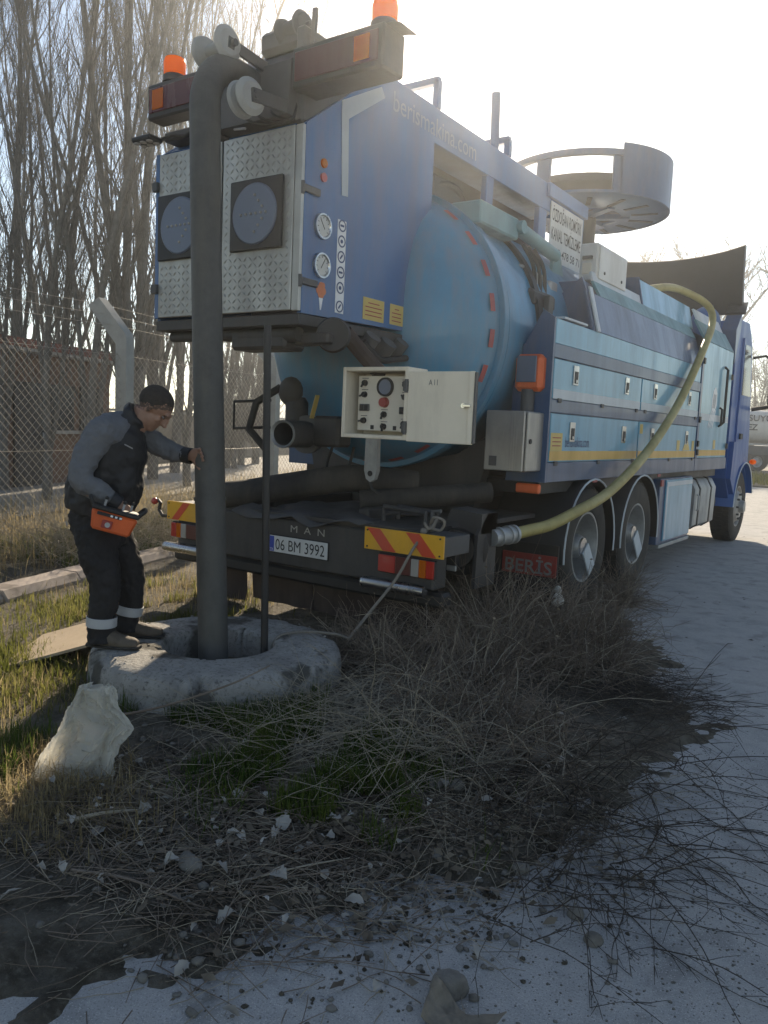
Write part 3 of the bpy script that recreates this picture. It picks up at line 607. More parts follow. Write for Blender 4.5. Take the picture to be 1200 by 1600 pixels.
# ---- side lockers (right side in view, left side mirrored plainly)
SX = 1.25
def side(sx):
    f = lambda a, b: (min(sx*a, sx*b), max(sx*a, sx*b))
    lk = box('locker_body', 'navy', T, *f(.93, 1.232), 1.40, 7.30, 1.10, 2.12, b=.006)
    rails = [(1.10, 1.245), (1.62, 1.715), (2.02, 2.12)]
    for z0, z1 in rails: box('locker_rail', 'navy', lk, *f(1.2325, 1.252), 1.40, 5.66, z0, z1, b=.003)
    box('locker_rail', 'navy', lk, *f(1.2325, 1.252), 5.74, 7.30, 1.10, 1.245, b=.003)
    prism('locker_rear', 'navy', T, [(sx*.93, 1.10), (sx*1.252, 1.10), (sx*1.252, 2.30), (sx*1.16, 2.36), (sx*1.02, 2.1)], 'y', 1.37, 1.399)
    doors = [(1.42, 3.485, 1.715, 2.02), (3.505, 5.64, 1.715, 2.02), (1.42, 3.485, 1.245, 1.62), (3.505, 5.64, 1.245, 1.62)]
    for y0, y1, z0, z1 in doors:
        d = box('locker_door', 'door_blue', lk, *f(1.2325, 1.247), y0+.006, y1-.006, z0+.006, z1-.006, b=.004)
        if z0 > 1.5: box('white_stripe', 'white_strip', d, *f(1.2475, 1.2495), y0+.01, y1-.01, 1.722, 1.795, b=.0006)
        else: box('yellow_stripe', 'stripe_yellow', d, *f(1.2475, 1.2495), y0+.01, y1-.01, 1.262, 1.335, b=.0006)
        for yy in (y0+.42, y1-.42):
            zc = (z0+z1)/2+.05
            h_ = box('paddle_latch', 'chrome', d, *f(1.2475, 1.256), yy-.05, yy+.05, zc-.075, zc+.075, b=.003)
            box('latch_cup', 'ink', h_, *f(1.2565, 1.2585), yy-.034, yy+.034, zc-.062, zc+.03, b=.001)
            cyl('latch_key', 'chrome', h_, (sx*1.2565, yy, zc-.045), (sx*1.263, yy, zc-.045), .014, n=10)
        for yy in (y0+.12, (y0+y1)/2, y1-.12): box('door_hinge', 'dark_grey', d, *f(1.2475, 1.262), yy-.03, yy+.03, z0-.02, z0+.012, b=.003)
    td = box('tall_door', 'door_blue', lk, *f(1.2325, 1.248), 5.76, 7.24, 1.25, 2.62, b=.004)
    box('locker_rail', 'navy', lk, *f(1.2325, 1.256), 5.66, 5.74, 1.10, 2.62, b=.003)
    box('white_stripe', 'white_strip', td, *f(1.2485, 1.2505), 5.78, 7.22, 1.70, 1.78, b=.0006)
    box('yellow_stripe', 'stripe_yellow', td, *f(1.2485, 1.2505), 5.77, 7.23, 1.275, 1.345, b=.0006)
    # upper band and slanted top
    box('upper_band', 'door_blue', T, *f(1.20, 1.247), 1.42, 5.64, 2.122, 2.30, b=.004)
    n = MB()
    def slab(y0, y1, p, q, th, m, nm):
        (xa, za), (xb, zb) = p, q
        MB().add([(sx*xa, y0, za), (sx*xa, y1, za), (sx*xb, y1, zb), (sx*xb, y0, zb), (sx*(xa-th), y0, za-th*.4), (sx*(xa-th), y1, za-th*.4), (sx*(xb-th), y1, zb-th*.4), (sx*(xb-th), y0, zb-th*.4)],
                 [(0, 1, 2, 3), (7, 6, 5, 4), (0, 4, 5, 1), (1, 5, 6, 2), (2, 6, 7, 3), (3, 7, 4, 0)]).build(nm, m, T)
    slab(2.15, 5.64, (1.25, 2.302), (1.16, 2.62), .02, 'navy', 'slanted_panel')
    slab(2.5, 5.64, (1.158, 2.625), (1.08, 2.76), .02, 'teal', 'slanted_band')
    slab(5.70, 7.24, (1.25, 2.625), (1.12, 2.86), .02, 'teal', 'slanted_band')
    slab(3.95, 5.85, (1.06, 2.77), (1.0, 3.02), .02, 'door_blue', 'top_locker')
    slab(5.95, 7.25, (1.09, 2.87), (1.02, 3.02), .02, 'white_strip', 'top_locker')
    slab(2.6, 3.95, (1.05, 2.76), (1.02, 2.86), .02, 'white_strip', 'top_edge')
    prism('locker_fin', 'navy', T, [(sx*1.06, 2.77), (sx*1.0, 3.04), (sx*.8, 3.04), (sx*.8, 2.77)], 'y', 3.92, 3.945)
    prism('locker_fin', 'navy', T, [(sx*1.25, 2.30), (sx*1.06, 2.76), (sx*.85, 2.6), (sx*1.1, 2.2)], 'y', 2.30, 2.33)
    box('upper_fill', 'navy', T, *f(.8, 1.05), 2.35, 7.2, 2.2, 2.74)
    box('edge_plate', 'white_strip', T, *f(1.16, 1.24), 1.58, 2.05, 2.318, 2.335, b=.003)
    slab(2.2, 2.27, (1.268, 2.30), (1.17, 2.66), .012, 'white_strip', 'edge_plate')
    return lk
LR = side(1); side(-1)
txt('website_letters', 'berismakina.com', 'ink_blue', LR, (1.2485, 1.72, 1.365), (0, 1, 0), (0, 0, 1), h=.085, w=.50)
sk = box('notice_sticker', 'sticker_yellow', LR, 1.2474, 1.249, 1.44, 1.66, 1.336, 1.47, b=.0005)
for q in range(3): box('print_line', 'ink_red', sk, 1.2492, 1.2498, 1.47, 1.63, 1.37+q*.03, 1.378+q*.03, b=.0002)
for y0, y1, z0, z1 in ((3.53, 3.62, 1.50, 1.59), (4.85, 4.97, 1.34, 1.45), (5.48, 5.58, 1.34, 1.45), (6.5, 6.62, 1.36, 1.47)):
    box('small_sticker', 'sticker_yellow', LR, 1.2484, 1.2497, y0, y1, z0, z1, b=.0004)
prism('warning_triangle', 'sticker_yellow', LR, [(5.10, 1.34), (5.40, 1.34), (5.25, 1.50)], 'x', 1.2484, 1.2497)
# tall door emblem and handles
em = MB().prism([(6.28, 1.84), (6.42, 1.80), (6.52, 1.90), (6.50, 2.05), (6.42, 2.12), (6.33, 2.08), (6.28, 1.98)], 'x', 1.2482, 1.2494).build('emblem', 'sticker_white', LR)
for q in range(4): MB().bar((1.250, 6.16+q*.07, 1.62), (1.250, 6.30+q*.06, 1.84), .03, .0012, (1, 0, 0)).build('emblem_bar', 'sticker_white', em)
for q in range(3): MB().bar((1.2502, 6.33+q*.05, 1.86), (1.2502, 6.35+q*.05, 2.03), .012, .001, (1, 0, 0)).build('emblem_line', 'ink', em)
MB().tube([(1.25, 6.80, 1.66), (1.29, 6.80, 1.70), (1.29, 6.80, 2.36), (1.25, 6.80, 2.40)], .016, 8).build('grab_bar', 'black', LR)
MB().tube([(1.25, 6.70, 1.64), (1.28, 6.70, 1.67), (1.28, 6.70, 1.86), (1.25, 6.70, 1.88)], .014, 8).build('grab_bar', 'black', LR)
for y, z in ((5.70, 1.70), (5.70, 1.42), (5.70, 1.32), (7.20, 1.40), (5.70, 2.38), (7.20, 2.30)): box('door_catch', 'black', LR, 1.2565, 1.275, y-.03, y+.03, z-.035, z+.035)
for y in (2.40, 4.25): box('side_marker', 'refl_red', LR, 1.2525, 1.262, y-.05, y+.05, 1.07, 1.098, b=.003)
box('side_marker', 'refl_red', T, 1.235, 1.25, 4.40, 4.49, .96, 1.03); box('rear_marker', 'orange', T, 1.05, 1.24, 1.30, 1.345, 1.02, 1.09, b=.01)
# grey board along underside
box('under_beam', 'black_steel', T, .55, 1.15, 1.5, 7.2, 1.0, 1.098); box('under_beam', 'black_steel', T, -1.15, -.55, 1.5, 7.2, 1.0, 1.098)

# ---- wheels
def tyre_prof(R, W):   # (radius, axial) outside positive
    return [(.292, W*.40), (.31, W*.48), (.36, W*.53), (.42, W*.53), (R-.05, W*.49), (R-.015, W*.44), (R, W*.36), (R, -W*.36), (R-.015, -W*.44), (R-.05, -W*.49), (.36, -W*.53), (.30, -W*.46), (.292, -W*.40)]
def wheel(x, y, sx, front=False):
    R, W = .515, .30
    o = (x, y, R); ax = (sx, 0, 0)
    wh = MB().lathe(tyre_prof(R, W), o, ax, 56).build('wheel', 'rubber', T)
    b = MB()
    for k in range(52):
        a = 2*pi*k/52
        for q in (-.09, .0, .09):
            a2 = a+(pi/52 if q == 0 else 0); c = Vector((x+sx*q, y+cos(a2)*(R-.001), R+sin(a2)*(R-.001)))
            tn = Vector((0, -sin(a2), cos(a2))); b.bar(c-tn*.021, c+tn*.021, .075, .012, (0, cos(a2), sin(a2)))
    tag(b.build('tread_blocks', 'rubber', wh), kind='stuff')
    if front: pr = [(.292, W*.42), (.30, W*.46), (.285, W*.46), (.27, W*.3), (.24, W*.36), (.20, W*.52), (.16, W*.55), (.10, W*.56), (.0001, W*.60)]
    else: pr = [(.292, W*.42), (.302, W*.47), (.285, W*.46), (.268, W*.3), (.255, -W*.05), (.235, -W*.35), (.16, -W*.30), (.15, -W*.1), (.105, -W*.05), (.10, W*.25), (.085, W*.36), (.0001, W*.38)]
    rm = MB().lathe(pr, o, ax, 48).build('rim', 'galvanised', wh)
    for k in range(10):
        a = 2*pi*k/10; q = (.53 if front else -.22)*W; c = Vector((x+sx*q, y+.185*cos(a), R+.185*sin(a)))
        cyl('wheel_nut', 'dark_grey', rm, c, c+Vector((sx*.035, 0, 0)), .016, n=6)
    if front: cyl('hub_cap', 'galvanised', rm, (x+sx*W*.5, y, R), (x+sx*W*.78, y, R), .10, .085, n=24)
    else: cyl('hub_cap', 'chrome', rm, (x+sx*W*.2, y, R), (x+sx*W*.42, y, R), .088, .075, n=24)
    return wh
for y in (2.408, 3.758):
    for sx in (1, -1): wheel(sx*1.07, y, sx)
    for sx in (1, -1): wheel(sx*.73, y, sx)
for sx in (1, -1): wheel(sx*1.07, 8.55, sx, True)
# the pale flat flaps across the rims
for y in (2.408, 3.758):
    MB().bar((1.205, y+.02, .50), (1.215, y+.17, .30), .012, .14, (0, .8, .6)).build('rim_plate', 'white_strip', T)
# mudguards
def guard(sx, y, r, z, x0, x1, a0, a1, m='black'):
    n = 18; V = []
    for i in range(n+1):
        a = a0+(a1-a0)*i/n
        for xx, rr in ((x0, r), (x1, r), (x1+.018, r-.012), (x1+.018, r-.028), (x1, r-.022), (x0, r-.022)): V.append((sx*xx, y+rr*cos(a), z+rr*sin(a)))
    F = [[i*6+k, i*6+(k+1) % 6, (i+1)*6+(k+1) % 6, (i+1)*6+k] for i in range(n) for k in range(6)]
    g_ = MB().add(V, F).build('mudguard', m, T)
    pts = [(sx*(x1+.02), y+(r-.018)*cos(a0+(a1-a0)*i/n), z+(r-.018)*sin(a0+(a1-a0)*i/n)) for i in range(n+1)]
    MB().tube(pts, .009, 6).build('mudguard_edge', 'white_strip', g_)
for sx in (1, -1):
    for y in (2.408, 3.758): guard(sx, y, .60, .515, .62, 1.235, radians(-8), radians(188))
    box('guard_lower', 'black', T, min(sx*.62, sx*1.22), max(sx*.62, sx*1.22), 3.06, 3.10, .42, .62)
# maker's mud flap behind the rear wheels
mf = box('name_flap', 'rubber', T, .72, 1.27, 1.68, 1.70, .14, .60)
rp = box('flap_plate', 'ink_red', mf, .80, 1.265, 1.668, 1.6785, .345, .515, b=.004)
txt('flap_letters', 'BERİS', 'galvanised', mf, (.83, 1.667, .365), (1, 0, 0), (0, 0, 1), h=.105, w=.40, bold=.015)
box('flap_plate', 'rubber_brown', mf, .90, 1.26, 1.67, 1.6785, .27, .335, b=.003)
txt('flap_letters', 'MAKİNA', 'dark_grey', mf, (.93, 1.6695, .285), (1, 0, 0), (0, 0, 1), h=.038, w=.29)
# lower locker, battery side, fuel tank
for sx in (1, -1):
    f = lambda a, b: (min(sx*a, sx*b), max(sx*a, sx*b))
    lw = box('lower_locker', 'navy', T, *f(.55, 1.225), 4.44, 5.72, .33, 1.04, b=.008)
    box('locker_door', 'door_blue', lw, *f(1.2255, 1.24), 4.62, 5.70, .36, 1.02, b=.004)
    box('door_trim', 'white_strip', lw, *f(1.2405, 1.245), 4.64, 5.68, .95, 1.0, b=.001); box('door_trim', 'white_strip', lw, *f(1.2405, 1.245), 4.63, 4.69, .38, .949, b=.001)
    box('locker_floor', 'galvanised', lw, *f(.6, 1.24), 4.5, 5.72, .29, .329)
    ft = MB(); pr = [(sx*.62, .36), (sx*1.12, .36), (sx*1.20, .42), (sx*1.21, .86), (sx*1.15, .97), (sx*1.08, .995), (sx*.62, .995)]
    ft.prism(pr, 'y', 5.98, 7.05); F_ = ft.build('fuel_tank', 'galvanised', T, ang=50)
    for y in (6.22, 6.80):
        pr2 = [(p[0]+(sx*.008 if abs(p[0]) > .7 else 0), p[1]+(.008 if p[1] > .5 else -.008)) for p in pr]; prism('tank_strap', 'black', F_, pr2, 'y', y-.025, y+.025)
    MB().tube([(sx*1.215, 6.08, .8), (sx*1.235, 6.08, .78), (sx*1.235, 6.08, .62), (sx*1.215, 6.08, .6)], .012, 6).build('tank_handle', 'galvanised', F_)
    cyl('air_tank', 'dark_grey', T, (sx*.9, 7.1, .6), (sx*.9, 7.9, .6), .14)
# ---- cab
CXH = 1.215
def cabprof():
    arch = [(8.55+.62*cos(a), .52+.62*sin(a)) for a in [radians(t) for t in range(170, 19, -10)]]
    return [(7.62, .95), (7.62, 2.95), (7.80, 3.12), (8.35, 3.14), (8.58, 2.95), (8.80, 2.3), (8.98, 1.7), (9.16, .62), (9.12, .58)]+[p for p in arch[::-1]]
cabo = MB().prism(cabprof(), 'x', -CXH+.02, CXH-.02).build('cab', 'cab_blue', T, ang=40)
for sx in (1, -1):
    f = lambda a, b: (min(sx*a, sx*b), max(sx*a, sx*b))
    prism('cab_door', 'cab_blue', T, [(8.0, 1.25), (8.0, 2.90), (8.50, 2.90), (8.74, 2.2), (8.86, 1.25)], 'x', *f(CXH-.019, CXH+.004))
    prism('side_window', 'glass_dark', T, [(8.08, 2.12), (8.08, 2.82), (8.44, 2.82), (8.66, 2.2), (8.67, 2.12)], 'x', *f(CXH+.0045, CXH+.009))
    guard(sx, 8.55, .66, .52, .85, 1.255, radians(15), radians(178), 'cab_blue')
    prism('fender', 'cab_blue', T, [(7.95, .70), (8.0, .95), (8.15, 1.10), (8.4, 1.16), (8.1, 1.46), (7.70, 1.46), (7.64, .95)], 'x', *f(.9, 1.26))
    MB().box(*f(CXH+.005, CXH+.03), 8.15, 8.3, 1.50, 1.58).build('door_handle', 'black', T)
    MB().ball((sx*1.29, 8.95, 1.17), .05, .06, .04).build('turn_signal', 'lens_amber', T)
    mi = MB().box(*f(1.40, 1.56), 8.95, 9.07, 2.0, 2.6, b=.04).build('wing_mirror', 'black', T)
    box('mirror_glass', 'chrome', mi, *f(1.42, 1.54), 8.935, 8.9485, 2.05, 2.55, b=.005)
    MB().tube([(sx*1.2, 8.8, 2.70), (sx*1.34, 8.95, 2.74), (sx*1.48, 9.0, 2.62)], .02, 8).ball((sx*1.40, 8.98, 2.80), .045).build('mirror_arm', 'black', T)
    MB().tube([(sx*1.2, 8.95, 1.95), (sx*1.45, 9.0, 2.0)], .03, 8).build('mirror_arm', 'black', T)
    MB().box(*f(1.0, 1.2), 9.0, 9.2, .40, .45).build('cab_step', 'black', T)
MB().add([(-1.05, 8.96, 1.85), (1.05, 8.96, 1.85), (1.05, 8.61, 2.9), (-1.05, 8.61, 2.9)], [(0, 1, 2, 3)]).build('windscreen', 'glass_dark', T)
box('front_bumper', 'cab_blue', T, -1.15, 1.15, 9.165, 9.3, .35, .85, b=.03)
prism('cab_vent', 'navy', T, [(7.55, 2.5), (7.78, 3.0), (7.78, 3.2), (7.50, 2.95)], 'x', 1.0, 1.2)
# black roof deflector
V = []; nn = 18
for i in range(nn+1):
    u_ = -1+2*i/nn; x = 1.14*u_
    curve = .30*abs(u_)**2.2; top = 4.06+.07*abs(u_)**2
    for yy, zz in ((8.35-curve, 3.25), (8.30-curve, 3.35), (8.20-curve, 3.72), (8.15-curve, top), (8.20-curve, top+.02), (8.26-curve, top), (8.30-curve, 3.72), (8.40-curve, 3.3)): V.append((x, yy, zz if zz > 3.3 or abs(u_) < .9 else 3.40))
F = [[i*8+k, i*8+k+1, (i+1)*8+k+1, (i+1)*8+k] for i in range(nn) for k in range(7)]+[list(range(8)), list(range(nn*8, nn*8+8))[::-1]]
MB().add(V, F).build('roof_deflector', 'black', T, ang=40)
MB().bar((1.06, 8.15, 3.40), (1.12, 7.75, 3.2), .25, .03).bar((.7, 8.2, 3.4), (.7, 8.0, 3.2), .05, .05).build('deflector_bracket', 'black', T)
cyl('intake_dome', 'housing_blue', T, (.80, 7.45, 2.6), (.80, 7.45, 3.05), .20, n=28); MB().ball((.80, 7.45, 3.05), .20, .20, .22, 20).build('intake_cap', 'housing_blue', T)
box('cab_gap', 'black', T, -1.0, 1.0, 7.32, 7.6, 1.0, 2.7)

# ================================================================== hoses, pipe and rope that hang from or lie on the truck
PX = [(.22, -1.03, 3.15), (.415, -1.06, -.9)]
pts = catmull([(.10, -.40, 3.36), (.11, -.62, 3.42), (.14, -.86, 3.40), (.175, -1.0, 3.24), (.20, -1.03, 3.0), (.24, -1.035, 2.2), (.32, -1.045, .9), (.365, -1.05, .2), (.42, -1.06, -.8)], 8)
sh = MB().tube(pts, .083, 24).build('suction_pipe', 'hose_grey', None, ang=60)
tag(sh, 'thick grey suction hose hanging straight down into the manhole', 'hose')
for i in range(len(pts)):
    if i % 4 == 2 and 30 < i < 58 and False: pass
MB().lathe([(.083, -.01), (.088, -.01), (.088, .01), (.083, .01)], (.31, -1.044, 1.02), (.1, -.02, -1), 24).build('hose_band', 'hose_grey', sh)
rod = MB().cyl((.575, -.90, 1.98), (.66, -.92, -.8), .021, n=12).build('steel_rod', 'black', None)
tag(rod, 'thin black rod hanging beside the suction hose into the manhole', 'rod')
yh = [(1.30, .771, .774), (1.34, .99, .792), (1.38, 1.225, .814), (1.42, 1.598, .887), (1.42, 2.274, 1.002), (1.40, 3.118, 1.254), (1.36, 3.977, 1.591), (1.325, 4.725, 1.98), (1.29, 5.532, 2.535), (1.25, 5.935, 2.801), (1.2, 6.088, 2.987), (1.12, 6.015, 3.10), (1.0, 5.739, 3.168), (.9, 5.3, 3.17), (.82, 4.4, 3.0), (.80, 3.6, 2.95)]
YH = MB().tube(catmull(yh, 8), .042, 16).build('yellow_hose', 'yellow_hose', None, ang=60)
tag(YH, 'dirty yellow hose sweeping up along the blue side lockers', 'hose')
MB().cyl((1.26, .55, .765), (1.305, .80, .776), .055).build('hose_coupling', 'galvanised', YH)
for t_ in (.62, .72, .78): MB().lathe([(.05, -.012), (.065, -.012), (.065, .012), (.05, .012)], (1.262+(t_-.55)*.17, t_, .766+(t_-.55)*.04), (.17, 1, .04), 20).build('coupling_ring', 'galvanised', YH)
rp_ = catmull([(.88, -.46, .215), (.93, -.33, .36), (1.0, -.17, .55), (1.05, -.06, .74), (1.06, .1, .86)], 8)
b = MB().tube(rp_, .009, 6)
lp = [(1.06+.03*cos(a), .10+.05*sin(a), .86+.03*sin(2*a)+.02*cos(a)) for a in [i*.5 for i in range(26)]]; b.tube(lp, .009, 6)
b.tube(catmull([(1.06, .1, .87), (1.11, .06, .92), (1.17, .08, .90), (1.14, .09, .84), (1.07, .08, .85)], 6), .009, 6); b.ball((1.055, .03, .83), .022)
b.tube(catmull([(.88, -.46, .215), (.80, -.52, .24), (.62, -.66, .24), (.585, -.80, .18), (.57, -.84, -.2)], 6), .009, 6)
tag(b.build('rope', 'rope_mat', None), 'frayed grey rope tied from the truck corner down to the manhole', 'rope')
# ================================================================== setting: ground
def vnoise(x, y, s, seed=0):
    x = np.asarray(x, float)*s; y = np.asarray(y, float)*s; xi = np.floor(x); yi = np.floor(y); fx = x-xi; fy = y-yi
    def h(a, b): 
        v = np.sin(a*127.1+b*311.7+seed*74.7)*43758.5453; return v-np.floor(v)
    fx = fx*fx*(3-2*fx); fy = fy*fy*(3-2*fy)
    return (h(xi, yi)*(1-fx)+h(xi+1, yi)*fx)*(1-fy)+(h(xi, yi+1)*(1-fx)+h(xi+1, yi+1)*fx)*fy
def fbm(x, y, s, seed=0): return (vnoise(x, y, s, seed)+.5*vnoise(x, y, s*2.1, seed+1)+.25*vnoise(x, y, s*4.3, seed+2))/1.75
EY = [-30, -8, -5, -4, -3.2, -2.6, -1.9, -1.2, -.2, .43, 1.0, 2.2, 3.2, 4.5, 6, 60]
EX = [.2, .3, .9, 1.5, 1.95, 2.3, 2.6, 2.8, 2.85, 2.7, 2.35, 1.85, 1.2, .2, -1.3, -1.4]
def soil_s(x, y): return np.interp(y, EY, EX)-x+(fbm(x, y, 1.6, 3)-.5)*.7+(fbm(x, y, 7, 13)-.5)*.5+(fbm(x, y, 22, 17)-.5)*.28
def kerb_x(y): return -1.98-.329*(np.asarray(y)+1.0)
def sstep(a, b, x): t = np.clip((x-a)/(b-a), 0, 1); return t*t*(3-2*t)
def gz(x, y):
    x = np.asarray(x, float); y = np.asarray(y, float)
    s = soil_s(x, y)
    z = -.025+.06*sstep(-.15, .45, s)+.05*sstep(.3, 1.2, s)*fbm(x, y, 1.1, 5)+.018*sstep(0, .3, s)*(fbm(x, y, 9, 7)-.5)
    k = kerb_x(y)-x
    z = z+.09*sstep(.12, .5, k)-.13*sstep(3.2, 5, k)
    return z
def grid(x0, x1, y0, y1, nx, ny, zf):
    X, Y = np.meshgrid(np.linspace(x0, x1, nx), np.linspace(y0, y1, ny), indexing='ij'); Z = zf(X, Y)
    V = np.stack([X, Y, Z], -1).reshape(-1, 3); i, j = np.meshgrid(np.arange(nx-1), np.arange(ny-1), indexing='ij'); a = (i*ny+j).ravel()
    return V, np.stack([a, a+ny, a+ny+1, a+1], -1)
def ramp_mat(name, cols, scale, rough=.9, bump=.5, bscale=60, extra=None, speck=None, dist=.02):
    m = bpy.data.materials.new(name); m.use_nodes = True; N = m.node_tree.nodes; K = m.node_tree.links; b = N['Principled BSDF']
    geo = N.new('ShaderNodeNewGeometry'); n1 = N.new('ShaderNodeTexNoise'); n1.inputs['Scale'].default_value = scale; n1.inputs['Detail'].default_value = 10; n1.inputs['Roughness'].default_value = .68
    K.new(geo.outputs['Position'], n1.inputs['Vector']); r = N.new('ShaderNodeValToRGB'); K.new(n1.outputs['Fac'], r.inputs[0])
    el = r.color_ramp.elements; n = len(cols)
    while len(el) < n: el.new(.5)
    for i, c in enumerate(cols): el[i].position = .3+.4*i/(n-1); el[i].color = (*c, 1)
    out = r.outputs[0]
    n2 = N.new('ShaderNodeTexNoise'); n2.inputs['Scale'].default_value = bscale; n2.inputs['Detail'].default_value = 8; n2.inputs['Roughness'].default_value = .7; K.new(geo.outputs['Position'], n2.inputs['Vector'])
    if speck:
        mr = N.new('ShaderNodeMapRange'); mr.inputs[1].default_value = .52; mr.inputs[2].default_value = .68; K.new(n2.outputs['Fac'], mr.inputs[0])
        mx = N.new('ShaderNodeMix'); mx.data_type = 'RGBA'; K.new(mr.outputs[0], mx.inputs[0]); K.new(out, mx.inputs[6]); mx.inputs[7].default_value = (*speck, 1); out = mx.outputs[2]
    if extra:   # sparse dark stains
        n4 = N.new('ShaderNodeTexNoise'); n4.inputs['Scale'].default_value = extra[1]; n4.inputs['Detail'].default_value = 6; K.new(geo.outputs['Position'], n4.inputs['Vector'])
        mr = N.new('ShaderNodeMapRange'); mr.inputs[1].default_value = .56; mr.inputs[2].default_value = .64; mr.inputs[4].default_value = extra[2]; K.new(n4.outputs['Fac'], mr.inputs[0])
        mx = N.new('ShaderNodeMix'); mx.data_type = 'RGBA'; K.new(mr.outputs[0], mx.inputs[0]); K.new(out, mx.inputs[6]); mx.inputs[7].default_value = (*extra[0], 1); out = mx.outputs[2]
    K.new(out, b.inputs['Base Color']); b.inputs['Roughness'].default_value = rough; b.inputs['Specular IOR Level'].default_value = .25
    bp = N.new('ShaderNodeBump'); bp.inputs['Strength'].default_value = bump; bp.inputs['Distance'].default_value = dist; K.new(n2.outputs['Fac'], bp.inputs['Height']); K.new(bp.outputs[0], b.inputs['Normal'])
    M[name] = m; return m
ramp_mat('soil', [(.04, .033, .025), (.09, .077, .058), (.16, .14, .11), (.22, .20, .165)], 7, bump=1.0, bscale=48, speck=(.20, .18, .145), dist=.035)
ramp_mat('asphalt', [(.27, .27, .268), (.36, .357, .35), (.43, .422, .41), (.33, .325, .315)], 3.0, bump=.45, bscale=170, speck=(.15, .148, .145), extra=((.20, .195, .187), 5.5, .5), dist=.015)
def grit(m):   # pale stone chips in the worn surface
    N = m.node_tree.nodes; K = m.node_tree.links; b = N['Principled BSDF']; src = b.inputs['Base Color'].links[0].from_socket; geo = N.new('ShaderNodeNewGeometry')
    v = N.new('ShaderNodeTexVoronoi'); v.inputs['Scale'].default_value = 210; K.new(geo.outputs['Position'], v.inputs['Vector']); sx = N.new('ShaderNodeSeparateColor'); K.new(v.outputs['Color'], sx.inputs[0])
    mr = N.new('ShaderNodeMapRange'); mr.inputs[1].default_value = .72; mr.inputs[2].default_value = .80; K.new(sx.outputs[0], mr.inputs[0]); m2 = N.new('ShaderNodeMapRange'); m2.inputs[1].default_value = .45; m2.inputs[2].default_value = .30; K.new(v.outputs['Distance'], m2.inputs[0])
    mu = N.new('ShaderNodeMath'); mu.operation = 'MULTIPLY'; K.new(mr.outputs[0], mu.inputs[0]); K.new(m2.outputs[0], mu.inputs[1]); mx = N.new('ShaderNodeMix'); mx.data_type = 'RGBA'; K.new(mu.outputs[0], mx.inputs[0]); K.new(src, mx.inputs[6]); mx.inputs[7].default_value = (.52, .51, .49, 1); K.new(mx.outputs[2], b.inputs['Base Color'])
grit(M['asphalt'])
ramp_mat('road_pale', [(.22, .21, .19), (.30, .28, .25), (.26, .24, .21)], 1.5, bump=.3, bscale=40)
ramp_mat('far_ground', [(.12, .10, .075), (.17, .145, .11), (.10, .10, .055)], .5, bump=.5, bscale=6)
ramp_mat('concrete', [(.22, .215, .205), (.33, .32, .30), (.40, .39, .37)], 5, bump=.7, bscale=45, speck=(.12, .11, .10), extra=((.06, .055, .045), 4, .85))
ramp_mat('concrete_post', [(.30, .29, .27), (.38, .37, .34)], 6, bump=.3, bscale=60)
ramp_mat('kerb_stone', [(.38, .31, .26), (.48, .40, .34), (.42, .35, .30)], 5, bump=.4, bscale=70, extra=((.12, .1, .08), 3, .6))
ramp_mat('bark', [(.085, .077, .067), (.145, .134, .119), (.19, .178, .158)], 6, bump=.8, bscale=25)
ramp_mat('twig', [(.075, .067, .059), (.125, .113, .1)], 3, bump=.1)
ramp_mat('dry_twig', [(.055, .043, .034), (.12, .095, .073), (.17, .14, .105)], 2.2, bump=.1)
ramp_mat('cane', [(.04, .033, .029), (.085, .07, .058)], 4, bump=.1)
ramp_mat('pale_stalk', [(.22, .19, .145), (.42, .37, .29)], 4, bump=.1)
ramp_mat('wall_plaster', [(.20, .17, .135), (.27, .235, .19)], .8, bump=.3, bscale=10, extra=((.12, .1, .08), .7, .5))
ramp_mat('brick_brown', [(.13, .075, .055), (.19, .115, .085)], 2, bump=.4, bscale=12)
ramp_mat('board_wood', [(.33, .25, .17), (.45, .36, .26)], 3, bump=.2, bscale=40)
ramp_mat('stone', [(.13, .12, .105), (.24, .225, .20)], 9, bump=.5, bscale=60)
def leafmat(name, c1, c2, tr=.45):
    m = bpy.data.materials.new(name); m.use_nodes = True; N = m.node_tree.nodes; K = m.node_tree.links; b = N['Principled BSDF']
    oi = N.new('ShaderNodeNewGeometry'); n1 = N.new('ShaderNodeTexNoise'); n1.inputs['Scale'].default_value = 7; K.new(oi.outputs['Position'], n1.inputs['Vector'])
    r = N.new('ShaderNodeValToRGB'); r.color_ramp.elements[0].position = .35; r.color_ramp.elements[1].position = .65; r.color_ramp.elements[0].color = (*c1, 1); r.color_ramp.elements[1].color = (*c2, 1)
    K.new(n1.outputs['Fac'], r.inputs[0]); K.new(r.outputs[0], b.inputs['Base Color']); b.inputs['Roughness'].default_value = .7; b.inputs['Specular IOR Level'].default_value = .2
    t = N.new('ShaderNodeBsdfTranslucent'); K.new(r.outputs[0], t.inputs[0]); x = N.new('ShaderNodeMixShader'); x.inputs[0].default_value = tr
    K.new(b.outputs[0], x.inputs[1]); K.new(t.outputs[0], x.inputs[2]); K.new(x.outputs[0], N['Material Output'].inputs[0]); M[name] = m
leafmat('grass_green', (.045, .085, .016), (.11, .145, .03), .5); leafmat('grass_dry', (.20, .155, .085), (.36, .29, .165), .55); leafmat('leaf_dry', (.16, .145, .12), (.36, .34, .30), .2)
leafmat('grass_olive', (.095, .11, .024), (.20, .19, .06), .55)

